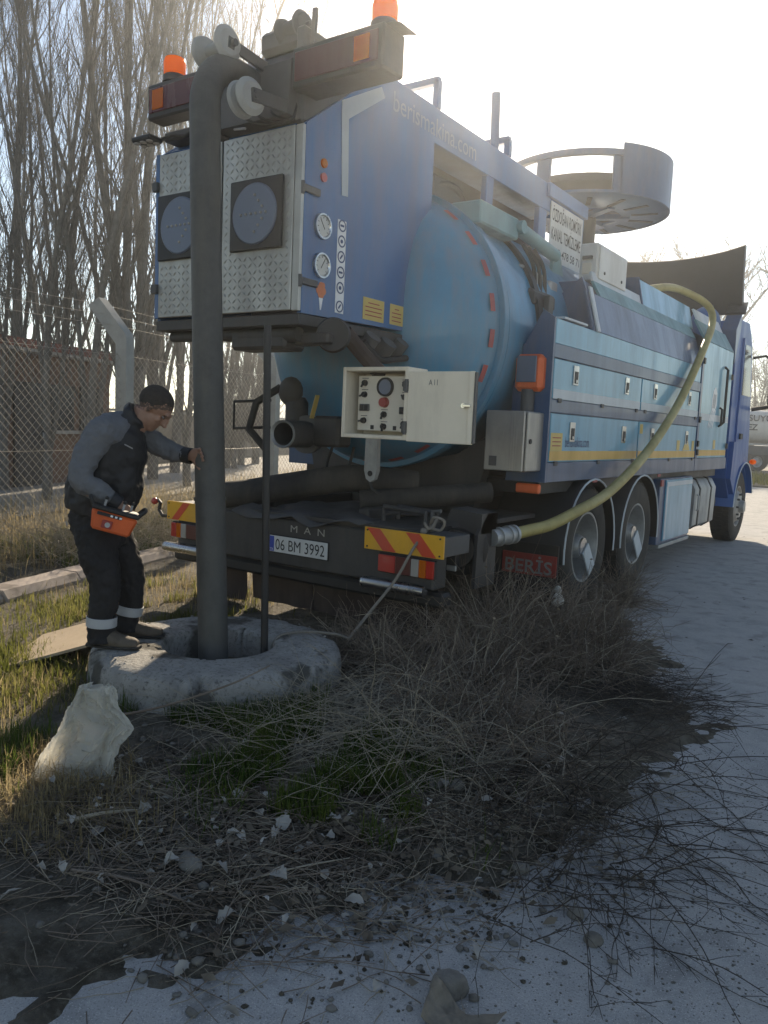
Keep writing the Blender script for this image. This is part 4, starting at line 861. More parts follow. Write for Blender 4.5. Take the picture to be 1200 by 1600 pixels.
V1, F1 = grid(-5.2, 4.2, -5.5, 7.5, 260, 340, gz)
def st(name, V, F, m, sm=True): 
    o = link(name, npmesh(name, V, F, sm), m, None, centre=False); o['kind'] = 'structure'; return o
st('ground', V1, F1, 'soil')
def farz(x, y):
    z = np.full(np.shape(x), -.06); return z
st('terrain', *grid(-240, 240, -120, 260, 4, 4, lambda x, y: np.full(np.shape(x), -.30)), 'far_ground')
V2, F2 = grid(-60, -4.9, -20, 60, 60, 80, lambda x, y: .02*(fbm(x, y, .8, 4)-.5)-.01); st('field', V2, F2, 'far_ground')
# gravel and asphalt yard the truck stands on
V3, F3 = grid(-4.95, 60, -12, 30, 90, 60, lambda x, y: np.zeros(np.shape(x))); st('yard', V3, F3, 'asphalt')
V4, F4 = grid(-60, 60, 31.5, 60, 4, 4, lambda x, y: np.full(np.shape(x), .005)); st('far_road', V4, F4, 'road_pale')
# kerbs along the road across the yard
box('verge', 'far_ground', None, -4.9, 40, 24.5, 31.2, -.2, .06, b=.02)['kind'] = 'structure'
kb2 = thing('far_kerb', (5, 31.35, 0), 'pale kerb of the road seen past the front wheel', 'kerb')
for i in range(18): box('kerb_stone', 'kerb_stone', kb2, -4.8+i*1.2, -4.8+i*1.2+1.18, 31.22, 31.45, -.1, .16, b=.02)

# ---- kerb beside the truck: separate stones
kd = Vector((-.313, .95, 0)).normalized(); kn = Vector((.95, .313, 0)).normalized()
K_ = thing('kerb', (-1.95, -1.0, 0), 'sunlit pinkish concrete kerb running behind the man past the truck', 'kerb')
for i in range(-3, 9):
    L = .86; p = Vector((-1.95, -1.0, 0))+kd*(i*L)+kn*rnd.uniform(-.015, .015); r_ = rnd.uniform(-.015, .015)
    a = kd.copy(); a.rotate(Matrix.Rotation(r_, 3, 'Z')); nn_ = Vector((a.y, -a.x, 0))
    prof = [(-.15, -.1), (.075, -.1), (.075, .09), (.03, .145), (-.15, .15)]
    V = [p+a*t+nn_*u_+Vector((0, 0, z+rnd.uniform(-.004, .004))) for t in (.012, .30, .60, L-.012) for u_, z in prof]
    F = [[q*5+k, q*5+(k+1) % 5, q*5+5+(k+1) % 5, q*5+5+k] for q in range(3) for k in range(5)]+[list(range(5))[::-1], list(range(15, 20))]
    MB().add(V, F).build('kerb_stone', 'kerb_stone', K_)

# ---- concrete manhole ring
RC = Vector((.42, -1.06, 0)); RO, RI = .685, .30
V = []; n = 180; prof = [(RI, -.9), (RI, .000), (RI+.003, .200), (RI+.012, .219), (RI+.05, .225), (RI+.10, .229), (RI+.16, .226), (RI+.22, .229), (RO-.12, .227), (RO-.07, .223), (RO-.03, .212), (RO-.008, .191), (RO, .160), (RO+.002, .116), (RO+.006, .053), (RO+.01, -.1)]
for i in range(n):
    a = 2*pi*i/n
    for k, (r, z) in enumerate(prof):
        j = float(fbm(r*cos(a)*3+9, r*sin(a)*3+4, 2.2, 9)-.5); j2 = float(fbm(r*cos(a)*3+2, r*sin(a)*3+7+z*3, 11, 19)-.5); ch = max(0, float(fbm(cos(a)*2+5, sin(a)*2+5, 3.5, 23))-.62)*.35*(1 if k in (3, 10, 11) else .3 if k in (2, 9, 12) else 0); rr = r+(j*.010+j2*.006 if 1 < k < 15 else 0)-(ch if k > 8 else -ch); V.append((RC.x+rr*cos(a), RC.y+rr*sin(a), z+(j*.007+j2*.006-ch*.5 if 2 <= k <= 13 else 0)))
Kp = len(prof); F = [[i*Kp+k, i*Kp+k+1, ((i+1) % n)*Kp+k+1, ((i+1) % n)*Kp+k] for i in range(n) for k in range(Kp-1)]
ring = thing('manhole', RC, 'rough grey concrete manhole ring with an open hole', 'manhole')
MB().add(V, F).build('concrete_ring', 'concrete', ring, ang=45)
MB().cyl((RC.x, RC.y, -.92), (RC.x, RC.y, -.90), .4, n=32).build('sludge_bottom', 'black', ring)
b = MB()
for i in range(70):
    a = rnd.uniform(0, 2*pi); r = rnd.uniform(RI+.06, RO-.05); s = rnd.uniform(.004, .013); b.ball((RC.x+r*cos(a), RC.y+r*sin(a), .23), s, s*rnd.uniform(.6, 1.3), s*.6, 6)
tag(b.build('mortar_crumbs', 'concrete', ring), kind='stuff')
# plywood board at the ring's left
V = [(-.53, -1.82, .04), (-.80, -1.36, .10), (-.60, -1.05, .19), (-.12, -1.42, .205)]
bd = MB().add([Vector(p) for p in V]+[Vector(p)-Vector((0, 0, .016)) for p in V], [(0, 1, 2, 3), (7, 6, 5, 4), (0, 4, 5, 1), (1, 5, 6, 2), (2, 6, 7, 3), (3, 7, 4, 0)]).build('plywood_board', 'board_wood', None)
tag(bd, 'sunlit tan plywood board lying beside the man\'s feet', 'board')

# ================================================================== fence with bent concrete posts
fd = Vector((-.17, .985, 0)).normalized(); fp0 = Vector((-3.72, 1.45, 0)); BAY = 2.95
FN = thing('chain_link_fence', fp0, 'rusty chain link fence with bent pale concrete posts behind the man', 'fence')
fdv = np.array(fd)
kn2 = Vector((-fd.y, fd.x, 0))  # towards the road
for i in range(-2, 7):
    p = fp0+fd*(i*BAY); zb = .08
    w_ = .075
    prof = [(-w_, zb-.3), (w_, zb-.3), (w_, 2.27), (w_-.02, 2.33), (-.38+.06, 2.72), (-.47, 2.64), (-w_, 2.22)]
    V = [p+kn2*(-(-u_))*1.0+fd*s_*.06+Vector((0, 0, z)) for s_ in (-1, 1) for u_, z in [(-a, c) for a, c in prof]]
    m_ = len(prof); MB().add(V, [list(range(m_)), list(range(m_, 2*m_))[::-1]]+[[k, (k+1) % m_, m_+(k+1) % m_, m_+k] for k in range(m_)]).build('post', 'concrete_post', FN)
mat('wire', (.30, .27, .23), .5, .3, var=.2)
for i in range(-2, 6):
    a0 = np.array(fp0+fd*(i*BAY)); hgt = 2.0; z0 = .12; cell = .085; P = []
    for k in range(-int(hgt/cell), int(BAY/cell)+1):
        for s_ in (1, -1):
            # line x = k*cell + t (t in 0..hgt), zigzag wires
            ts = np.array([0, hgt]); xs = k*cell+ts if s_ > 0 else k*cell+hgt-ts
            lo, hi = 0, BAY
            x0, x1 = xs; t0, t1 = 0.0, 1.0
            dx = x1-x0
            ta, tb = (lo-x0)/dx, (hi-x0)/dx
            if ta > tb: ta, tb = tb, ta
            t0, t1 = max(0, ta), min(1, tb)
            if t1-t0 < .01: continue
            sag = .01
            P.append([a0+fdv*(x0+dx*t)+np.array([0, 0, z0+hgt*t])+np.array(kn2)*.015*sin(t*9+k) for t in (t0, (t0+t1)/2, t1)])
    P = np.array(P); V, F = tubes_np(P, np.full(P.shape[:2], .0026)); o = link('wire_mesh', npmesh('wire_mesh', V, F), 'wire', FN)
    P = []
    for z in (.14, 1.1, 2.1): P.append([a0+fdv*t*BAY+np.array([0, 0, z-.02*sin(pi*t)]) for t in (0, .25, .5, .75, 1)])
    for u_, z in ((.12, 2.42), (.24, 2.54), (.36, 2.66)): P.append([a0+fdv*t*BAY+np.array(kn2)*u_+np.array([0, 0, z-.03*sin(pi*t)]) for t in (0, .25, .5, .75, 1)])
    P = np.array(P); V, F = tubes_np(P, np.full(P.shape[:2], .0025)); link('strand_wire', npmesh('strand_wire', V, F), 'wire', FN)

# ================================================================== far road, wall, sheds
wd_ = Vector((-.36, .933, 0)).normalized(); wn = Vector((wd_.y, -wd_.x, 0))   # wn points to the camera side
W0 = Vector((-15.2, 7.6, 0))
def ribbon(name, o0, d, L0, L1, nrm, a, b_, z, m):
    V = [o0+d*L0+nrm*a, o0+d*L1+nrm*a, o0+d*L1+nrm*b_, o0+d*L0+nrm*b_]; return st(name, [(v.x, v.y, z) for v in V], [(0, 1, 2, 3)], m, False)
ribbon('back_road', W0, wd_, -20, 45, wn, 1.0, 6.0, .03, 'road_pale')
WL = thing('boundary_wall', W0, 'low beige plastered boundary wall across the road behind the fence', 'wall')
for i in range(-6, 14):
    a = W0+wd_*(i*2.6); b_ = a+wd_*2.46
    MB().bar((a.x, a.y, .75), (b_.x, b_.y, .75), .16, 1.6).build('wall_panel', 'wall_plaster', WL)
    c = a-wd_*.07; MB().bar((c.x, c.y, -.1), (c.x, c.y, 1.72), .24, .15, tuple(wd_)).build('wall_pier', 'wall_plaster', WL)
    MB().bar((a.x, a.y, 1.60), (b_.x, b_.y, 1.60), .26, .07).build('wall_coping', 'concrete_post', WL)
mat('roof_red', (.22, .06, .04), .7); mat('roof_pale', (.4, .39, .37), .7); mat('shed_brown', (.19, .105, .085), .75, var=.15)
def shed(o0, L, D, h, m, roofm, label, name='shed'):
    S = thing(name, o0, label, 'shed')
    P = lambda t, u_, z: o0+wd_*t+wn*u_+Vector((0, 0, z))
    def q(nm, mm, t0, t1, u0, u1, z0, z1, par=S):
        V = [P(t, u_, z) for t in (t0, t1) for u_ in (u0, u1) for z in (z0, z1)]
        return MB().add(V, [(0, 1, 3, 2), (4, 6, 7, 5), (0, 4, 5, 1), (2, 3, 7, 6), (0, 2, 6, 4), (1, 5, 7, 3)]).build(nm, mm, par)
    q('wall', m, 0, L, 0, D, 0, h); r = q('roof', roofm, -.25, L+.25, -.3, D+.3, h+.005, h+.20); q('fascia', 'roof_red', -.27, L+.27, D+.302, D+.33, h+.06, h+.22, r)
    d = q('door', 'black', L*.15, L*.15+.9, D+.003, D+.05, 0, 2.0); q('door_handle', 'galvanised', L*.15+.75, L*.15+.85, D+.055, D+.09, .95, 1.05, d)
    for t in (.42, .7):
        w_ = q('window', 'black', L*t, L*t+.8, D+.003, D+.05, 1.1, 2.0); q('pane', 'glass_dark', L*t+.06, L*t+.74, D+.052, D+.06, 1.16, 1.94, w_); q('sill', 'concrete_post', L*t-.06, L*t+.86, D+.003, D+.12, 1.03, 1.095, w_)
    return S
shed(W0-wd_*5.4+wn*.5, 3.7, 2.6, 2.55, 'brick_brown', 'roof_pale', 'brown brick shed with red roof edge at the left picture edge')
shed(W0+wd_*19.5+wn*1.2, 5.0, 2.8, 2.9, 'shed_brown', 'roof_pale', 'reddish brown shed glimpsed below the boom beside the tank')

# ================================================================== bare trees
def poplar(seed, H=13.0, stems=4, wide=1.0, r0=.17, fork=1.7, dens=1.0, rs=1.0):
    R = np.random.default_rng(seed); polys = []; trunk = []
    def line(p, d, L, r0_, r1_, K=6, up=.0, wob=.04):
        pts = [np.array(p, float)]; d = np.array(d, float)
        for i in range(K-1):
            d = d+np.array([0, 0, up])+R.normal(0, wob, 3); d /= np.linalg.norm(d); pts.append(pts[-1]+d*L/(K-1))
        return np.array(pts), np.linspace(r0_, r1_, K)
    base, rad = line((0, 0, -.2), (R.normal(0, .04), R.normal(0, .04), 1), fork+.2, r0*1.15, r0*.95, wob=.02); trunk.append((base, rad))
    S = []
    for s in range(stems):
        a = 2*pi*s/stems+R.uniform(-.5, .5); t = R.uniform(.10, .26)*wide if s else .04
        z0 = base[-1]-np.array([0, 0, R.uniform(0, fork*.35)*(s > 0)])
        P, r = line(z0, (sin(t)*cos(a), sin(t)*sin(a), cos(t)), (H-fork)*R.uniform(.75, 1.0), r0*(.75 if s == 0 else R.uniform(.42, .62)), .012, K=9, up=.035, wob=.045); S.append((P, r)); trunk.append((P, r))
    br = []
    for P, r in S:
        nb = int(R.integers(26, 34)*dens)
        for k in range(nb):
            f = R.uniform(.05, .95)*(len(P)-1); i = int(f); p = P[i]+(P[min(i+1, len(P)-1)]-P[i])*(f-i); rr = r[i]*R.uniform(.14, .30)+.003
            a = R.uniform(0, 2*pi); t = R.uniform(.28, .65)*wide
            Q, q = line(p, (sin(t)*cos(a), sin(t)*sin(a), cos(t)), R.uniform(.9, 3.2)*(1-.45*f/len(P)), rr, .003, K=6, up=.12, wob=.06); br.append((Q, q))
    tw = []
    for Q, q in br:
        for k in range(int(R.integers(7, 12))):
            i = int(R.integers(1, 6)); a = R.uniform(0, 2*pi); t = R.uniform(.25, .7)
            d = (Q[min(i, 5)]-Q[i-1]); d /= np.linalg.norm(d); d = d+.5*np.array([cos(a), sin(a), .3]); 
            X, x = line(Q[i], d, R.uniform(.25, .95), .0045*rs, .002*rs, K=4, up=.12, wob=.1); tw.append((X, x))
            if R.random() < .5:
                Y, y = line(X[2], X[3]-X[2]+R.normal(0, .12, 3), R.uniform(.15, .4), .003*rs, .002*rs, K=4, up=.05, wob=.1); tw.append((Y, y))
    def mk(nm, L, n):
        Vs, Fs, o = [], [], 0
        for K in set(len(a) for a, _ in L):
            PP = np.array([a for a, _ in L if len(a) == K]); RR = np.array([r for a, r in L if len(a) == K]); V, F = tubes_np(PP, RR, n); Vs.append(V); Fs.append(F+o); o += len(V)
        return npmesh(nm, np.concatenate(Vs), np.concatenate(Fs), True)
    a = mk('trunk', trunk, 9); b = mk('branches', br, 4); c = mk('twigs', tw, 3)
    a.materials.append(M['bark']); b.materials.append(M['bark']); c.materials.append(M['twig']); return a, b, c
KINDS = [poplar(101, 14, 4, .95, .125, 1.4, 1.05, .9), poplar(102, 13, 4, 1.0, .105, 1.0, 1.0, .9), poplar(103, 15, 3, .8, .12, 2.2, 1.15, .9), poplar(104, 12, 3, .85, .08, .8, 1.1, .9), poplar(105, 14, 4, .85, .11, 1.8, 1.0, .9), poplar(106, 15, 4, .8, .10, 1.5, .8, 1.1)]
KINDS2 = [poplar(201, 12, 7, 2.4, .28, 2.6, 1.3, 4.5), poplar(202, 9, 7, 2.4, .2, 1.5, 1.2, 3.5)]
def ray_pt(px, dep):
    d = fw+r2*((px-600)/1256.55); return Vector((3.6509, -4.1687, 0))+Vector((d.x, d.y, 0))*dep
ORD = ['first', 'second', 'third', 'fourth', 'fifth', 'sixth', 'seventh', 'eighth', 'ninth', 'tenth', 'eleventh', 'twelfth', 'thirteenth', 'fourteenth', 'fifteenth', 'sixteenth', 'seventeenth', 'eighteenth', 'nineteenth', 'twentieth', 'twenty-first', 'twenty-second', 'twenty-third', 'twenty-fourth', 'twenty-fifth', 'twenty-sixth']
spots = [(-45, 15, 1, .95), (8, 14.5, 3, 1.05), (22, 24, 5, 1.0), (40, 17, 2, .9), (72, 13.2, 3, .95), (88, 26, 5, 1.05), (108, 19, 4, 1), (135, 13, 3, 1.05), (160, 25, 5, 1.05), (186, 15, 2, .95), (214, 13.6, 0, 1.0), (238, 18.5, 4, 1.05), (254, 27, 5, 1.08), (272, 21, 2, 1.0), (292, 17, 3, 1.05), (318, 22, 5, 1.0), (334, 28, 5, 1.08), (352, 24, 5, 1.05), (375, 26, 5, 1.08), (398, 27, 5, 1.08)]
for i, (px, dep, k, sc__) in enumerate(spots):
    p = ray_pt(px, dep); t = thing('poplar_tree', (p.x, p.y, -.03), ORD[i]+' bare grey poplar from the left in the row behind the fence', 'tree', 'bare poplars behind the fence')
    t.scale = (sc__,)*3; t.rotation_euler.z = rnd.uniform(0, 6.28); t.rotation_euler.x = rnd.uniform(-.03, .03)
    for nm, me in zip(('trunk', 'branches', 'twigs'), KINDS[k]):
        o = bpy.data.objects.new(nm, me); COL.objects.link(o); o.parent = t
        if nm != 'trunk': o['kind'] = 'stuff'
for px, dep, k, sc__, lab in ((1035, 46, 0, 1.13, 'broad bare tree rising behind the black cab roof deflector'), (990, 52, 0, 1.16, 'bare tree behind the grey cabinet, mostly hidden by the truck'), (1165, 62, 1, 1.0, 'bushy bare tree beside the mirror behind the white tanker'), (1215, 58, 1, .9, 'bushy bare tree at the right picture edge above the white tanker'), (365, 24, 1, .42, 'low bare willow shrub seen under the boom left of the tank'), (395, 27, 1, .45, 'low bare shrub near the second bent post under the boom')):
    p = ray_pt(px, dep); t = thing('bare_tree', (p.x, p.y, -.05), lab, 'tree'); t.scale = (sc__,)*3; t.rotation_euler.z = px*.7
    for nm, me in zip(('trunk', 'branches', 'twigs'), KINDS2[k]):
        o = bpy.data.objects.new(nm, me); COL.objects.link(o); o.parent = t
        if nm != 'trunk': o['kind'] = 'stuff'

# ================================================================== white tanker on the far road
tp = ray_pt(1150, 41.5); tdir = Vector((r2.x, r2.y, 0)).normalized(); tdir = (tdir+Vector((.1, .25, 0))).normalized(); tn_ = Vector((tdir.y, -tdir.x, 0))
TK = thing('white_tanker', (tp.x, tp.y, 0), 'white water tanker truck parked across the yard at the right edge', 'truck')
mat('tanker_white', (.62, .6, .56), .4, var=.05, dirt=DUST, dirt_amt=.3)
def TP(a, b_, z): return tp+tdir*a+tn_*b_+Vector((0, 0, z))
def tbox(nm, m, a0, a1, b0, b1, z0, z1, par=TK):
    V = [TP(a, b_, z) for a in (a0, a1) for b_ in (b0, b1) for z in (z0, z1)]
    return MB().add(V, [(0, 1, 3, 2), (4, 6, 7, 5), (0, 4, 5, 1), (2, 3, 7, 6), (0, 2, 6, 4), (1, 5, 7, 3)]).build(nm, m, par)
V = []; prof = [(1.1*cos(t)*(abs(cos(t))**-.25 if abs(cos(t)) > .05 else 1), 2.25+.85*sin(t)) for t in [2*pi*i/28 for i in range(28)]]
V = [TP(a, u_, z) for a in (-1.0, 6.5) for u_, z in prof]; m_ = 28
MB().add(V, [list(range(m_)), list(range(m_, 2*m_))[::-1]]+[[k, (k+1) % m_, m_+(k+1) % m_, m_+k] for k in range(m_)]).build('tank', 'tanker_white', TK, ang=50)
tbox('chassis', 'black', -1.0, 9.2, -.9, .9, .55, 1.1); tbox('side_skirt', 'dark_grey', -.6, 6.2, .95, 1.15, .85, 1.3); tbox('side_rail', 'galvanised', -.8, 6.4, 1.0, 1.18, 1.33, 1.42)
for i in range(4): tbox('warning_stripe', 'warn_red' if i % 2 == 0 else 'plate_white', 1.1+i*.3, 1.4+i*.3, 1.152, 1.17, 1.0, 1.22)
tbox('cab', 'tanker_white', 6.9, 8.9, -1.1, 1.1, .7, 3.0); tbox('cab_window', 'glass_dark', 7.4, 8.5, 1.102, 1.12, 1.9, 2.7)
for a in (.2, 1.6, 7.6):
    for s_ in (1, -1):
        c = TP(a, s_*1.0, .5); wq = MB().lathe([(.28, -.14), (.45, -.15), (.5, -.1), (.5, .1), (.45, .15), (.28, .14)], c, tuple(tn_), 28).build('wheel', 'rubber', TK)
        MB().lathe([(.29, .12), (.2, .05), (.1, .1), (.0001, .1)], c, tuple(tn_*s_), 24).build('rim', 'galvanised', wq)
for s_, a, z, h_, w_ in (('SUYU', .72, 2.52, .30, 1.25), ('EZ', .72, 2.07, .30, .52)): txt('tank_letters', s_, 'ink', TK, TP(a-1.16, 1.13, z), tuple(tdir), (0, 0, 1), h=h_, w=w_, bold=.02)
for a in (.9, 1.5, 2.1): tbox('ladder_rung', 'ink', a, a+.3, 1.12, 1.16, 3.02, 3.05); tbox('hose_hook', 'ink', a, a+.25, 1.05, 1.12, 1.5, 1.54)
# ================================================================== vegetation
M['leaf_dry'].node_tree.nodes['Color Ramp'].color_ramp.elements[0].color = (.2, .18, .15, 1); M['leaf_dry'].node_tree.nodes['Color Ramp'].color_ramp.elements[1].color = (.5, .475, .43, 1)
ramp_mat('dry_twig', [(.09, .068, .055), (.19, .15, .12), (.28, .23, .185)], 2.2, bump=.1)
leafmat('leaf_brown', (.08, .06, .043), (.24, .20, .15), .15)
def blades(N_, sampler, h0, h1, w0, lean, seed, curl=.5):
    R = np.random.default_rng(seed); xy = sampler(R, N_); n = len(xy); x, y = xy[:, 0], xy[:, 1]; z = gz(x, y)-.005
    h = R.uniform(h0, h1, n); a = R.uniform(0, 2*pi, n); l = np.abs(R.normal(0, lean, n)); w_ = w0*R.uniform(.6, 1.3, n)
    b0 = np.stack([x, y, z], 1); dr = np.stack([np.cos(a), np.sin(a), 0*a], 1); sd_ = np.stack([-np.sin(a+R.normal(0, .6, n)), np.cos(a), 0*a], 1)
    m = b0+dr*(h*l*.35)[:, None]+np.array([0, 0, 1])*(h*.55*np.cos(l*.6))[:, None]
    t = b0+dr*(h*l*(1+curl*.3))[:, None]+np.array([0, 0, 1])*(h*np.cos(np.minimum(l, 1.5)*.95))[:, None]
    V = np.stack([b0-sd_*w_[:, None]/2, b0+sd_*w_[:, None]/2, m+sd_*w_[:, None]*.4, m-sd_*w_[:, None]*.4, t], 1).reshape(-1, 3)
    i = (np.arange(n)*5)[:, None]; F = np.concatenate([i+np.array([[0, 1, 2]]), i+np.array([[0, 2, 3]]), i+np.array([[3, 2, 4]])])
    return V, F
def blob(cx, cy, rx, ry): 
    def f(R, n): r = np.sqrt(R.uniform(0, 1, n))*(1+.25*R.normal(0, 1, n)); a = R.uniform(0, 2*pi, n); return np.stack([cx+rx*r*np.cos(a), cy+ry*r*np.sin(a)], 1)
    return f
def multi(*fs):
    def f(R, n): return np.concatenate([g(R, max(1, int(n*w_))) for g, w_ in fs])
    return f
def keep(f, cond):
    def g(R, n): p = f(R, n); return p[cond(p[:, 0], p[:, 1], R)]
    return g
off_ring = lambda x, y, R: ((x-RC.x)**2+(y-RC.y)**2 > (RO+.005)**2)
def stuff(name, V, F, m, label, cat): return tag(link(name, npmesh(name, V, F), m, None), label, cat, kind='stuff')
clump = lambda s, th, seed: (lambda x, y, R: (fbm(x, y, s, seed) > th) & off_ring(x, y, R))
# short green grass: round the ring, in the middle of the verge, left of the ring, behind the kerb
g1 = keep(multi((blob(1.05, -1.45, .75, .5), .45), (blob(1.75, -1.75, .55, .42), .42), (blob(.75, -2.35, .3, .22), .12)), clump(2.6, .47, 31))
V, F = blades(22000, g1, .03, .13, .005, .5, 1); stuff('grass', V, F, 'grass_green', 'short dark green grass growing in front of the manhole', 'grass')
g2 = keep(multi((blob(-.6, -2.0, .8, .6), .4), (blob(-1.1, -.4, .8, .8), .5), (blob(-.9, -3, .7, .6), .2)), clump(2.2, .45, 33))
V, F = blades(16000, g2, .03, .10, .006, .5, 2); stuff('grass', V, F, 'grass_olive', 'sunlit olive grass between the kerb and the manhole', 'grass')
def strip(a, b_, y0, y1):
    def f(R, n): y = R.uniform(y0, y1, n); return np.stack([kerb_x(y)-R.uniform(a, b_, n), y], 1)
    return f
V, F = blades(16000, keep(strip(.16, 1.3, -4, 6), clump(1.2, .42, 35)), .05, .22, .006, .45, 3); stuff('grass', V, F, 'grass_green', 'green grass along the back of the pink kerb', 'grass')
V, F = blades(15000, keep(strip(.3, 2.6, -4, 7), clump(.9, .40, 36)), .10, .38, .004, .5, 4); stuff('dry_grass', V, F, 'grass_dry', 'pale dry weeds standing between the kerb and the fence', 'dry grass')
V, F = blades(6000, keep(strip(2.0, 4.2, -6, 12), clump(.8, .45, 37)), .15, .40, .006, .5, 5); stuff('dry_grass', V, F, 'grass_dry', 'sunlit dry grass on the road side of the fence', 'dry grass')
g5 = keep(multi((blob(-.5, -2.1, 1.0, .8), .4), (blob(-1.3, .2, .8, 1.2), .3), (blob(.9, -2.5, .6, .35), .3)), clump(2.0, .38, 38))
V, F = blades(9000, g5, .04, .13, .004, .9, 6); stuff('dry_grass', V, F, 'grass_dry', 'short straw coloured grass left of the manhole', 'dry grass')
V, F = blades(7000, lambda R, n: np.stack([R.uniform(-4.5, 8, n), R.uniform(24.6, 31, n)], 1), .1, .3, .03, .4, 7); V[:, 2] += .08; stuff('grass', V, F, 'grass_olive', 'green grass verge beyond the front wheel', 'grass')

# fine twig tangles
def arcs(N_, base, L0, L1, R, tilt0, tilt1, droop, K=6, wob=.08, az=None):
    """curved twigs: base (N,3)"""
    n = len(base); a = R.uniform(0, 2*pi, n) if az is None else az; t = R.uniform(tilt0, tilt1, n); L = R.uniform(L0, L1, n)
    d = np.stack([np.sin(t)*np.cos(a), np.sin(t)*np.sin(a), np.cos(t)], 1); P = [base]
    for k in range(K-1):
        d = d+np.array([0, 0, -droop/(K-1)])+R.normal(0, wob, (n, 3)); d /= np.linalg.norm(d, axis=1, keepdims=True); P.append(P[-1]+d*(L/(K-1))[:, None])
    P = np.stack(P, 1)
    fl = gz(P[:, :, 0], P[:, :, 1])+.004; fl = np.maximum(fl, .004); P[:, :, 2] = np.maximum(P[:, :, 2], fl); return P
def twig_mesh(parts):
    Vs, Fs, o = [], [], 0
    for P, r0_, r1_ in parts:
        n, K = P.shape[:2]; V, F = tubes_np(P, np.broadcast_to(np.linspace(r0_, r1_, K), (n, K))); Vs.append(V); Fs.append(F+o); o += len(V)
    return np.concatenate(Vs), np.concatenate(Fs)
def side_twigs(P, R, per, L0, L1, K=4, wob=.15, droop=.1):
    n, KK = P.shape[:2]; out = []
    for q in range(per):
        i = R.integers(1, KK, n); b_ = P[np.arange(n), i]; d = P[np.arange(n), i]-P[np.arange(n), i-1]; d /= np.linalg.norm(d, axis=1, keepdims=True)+1e-9
        d = d+R.normal(0, .55, (n, 3)); d /= np.linalg.norm(d, axis=1, keepdims=True); L = R.uniform(L0, L1, n); X = [b_]
        for k in range(K-1):
            d = d+R.normal(0, wob, (n, 3))+np.array([0, 0, -droop/(K-1)]); d /= np.linalg.norm(d, axis=1, keepdims=True); X.append(X[-1]+d*(L/(K-1))[:, None])
        X = np.stack(X, 1); X[:, :, 2] = np.maximum(X[:, :, 2], np.maximum(gz(X[:, :, 0], X[:, :, 1]), 0)+.004); out.append(X)
    return np.concatenate(out)
def bush(name, cx, cy, rx, ry, h, n, seed, label, m='dry_twig', cat='bush', r0_=.0027, per=2):
    R = np.random.default_rng(seed); rr = np.sqrt(R.uniform(0, 1, n)); a = R.uniform(0, 2*pi, n); x = cx+rx*.75*rr*np.cos(a); y = cy+ry*.75*rr*np.sin(a)
    b_ = np.stack([x, y, gz(x, y)+R.uniform(0, h*.45, n)*(1-rr)], 1)
    P = arcs(n, b_, h*.7, h*1.5, R, .15, 1.25, .9, K=6, wob=.13)
    S = side_twigs(P, R, per, h*.25, h*.7)
    k = n//4
    V, F = twig_mesh([(P[k:], r0_, r0_*.45), (S, r0_*.6, r0_*.3)]); t = thing(name, (cx, cy, 0), label, cat); tag(link('stems', npmesh('stems', V, F), m, t), kind='stuff')
    V, F = twig_mesh([(P[:k], r0_*1.25, r0_*.6)]); tag(link('pale_stems', npmesh('pale_stems', V, F), 'pale_stalk', t), kind='stuff')
    # withered leaves and seed heads caught on the twigs
    c = P[R.integers(0, len(P), n), R.integers(2, 6, n)]; s_ = R.uniform(.003, .010, n); a = R.uniform(0, 6.28, n); e = R.normal(0, 1, (n, 3)); e /= np.linalg.norm(e, axis=1, keepdims=True); g = np.cross(e, np.stack([np.cos(a), np.sin(a), 0*a], 1)); g /= np.linalg.norm(g, axis=1, keepdims=True)+1e-6
    V = np.stack([c-e*s_[:, None]*1.6, c+g*s_[:, None]*.7, c+e*s_[:, None]*1.6, c-g*s_[:, None]*.7], 1).reshape(-1, 3); F = (np.arange(n)*4)[:, None]+np.arange(4)[None]
    tag(link('withered_leaves', npmesh('withered_leaves', V, F), 'leaf_brown', t), kind='stuff'); return t
bush('dry_bush', 1.30, .50, .55, .60, .43, 520, 1, 'tangled dry brown bush in front of the right tail light')
bush('dry_bush', 1.62, 1.15, .52, .65, .33, 480, 2, 'tangled dry brown bush below the name flap by the rear wheels')
bush('dry_bush', 1.92, .45, .42, .55, .30, 380, 3, 'low dry bush spilling onto the asphalt right of the others')
bush('dry_bush', 1.42, -.22, .55, .50, .30, 400, 4, 'low dry bush between the manhole and the foreground canes')
bush('dry_bush', 1.42, 2.75, .22, .35, .30, 260, 5, 'small dry bush against the rear tyres')
bush('dry_bush', 1.95, -.85, .6, .5, .2, 500, 6, 'flattened dry twigs in the middle of the verge')
bush('dry_bush', .95, -.30, .4, .35, .24, 350, 7, 'thin dry twigs right beside the manhole ring')
for i, (x, y, h) in enumerate(((-2.65, -1.6, .42), (-2.95, .2, .46), (-3.05, 1.3, .5), (-3.5, 2.6, .55), (-2.5, -2.8, .4))):
    bush('weed_clump', x, y, .5, .7, h, 300, 20+i, ['tall dry weed clump behind the man\'s back by the fence', 'tall dry weed clump behind the man\'s legs', 'dry weed clump seen between the man and the grey hose', 'dry weed clump below the gap left of the tank', 'dry weed clump at the left edge in front of the fence'][i], 'pale_stalk', 'weeds')
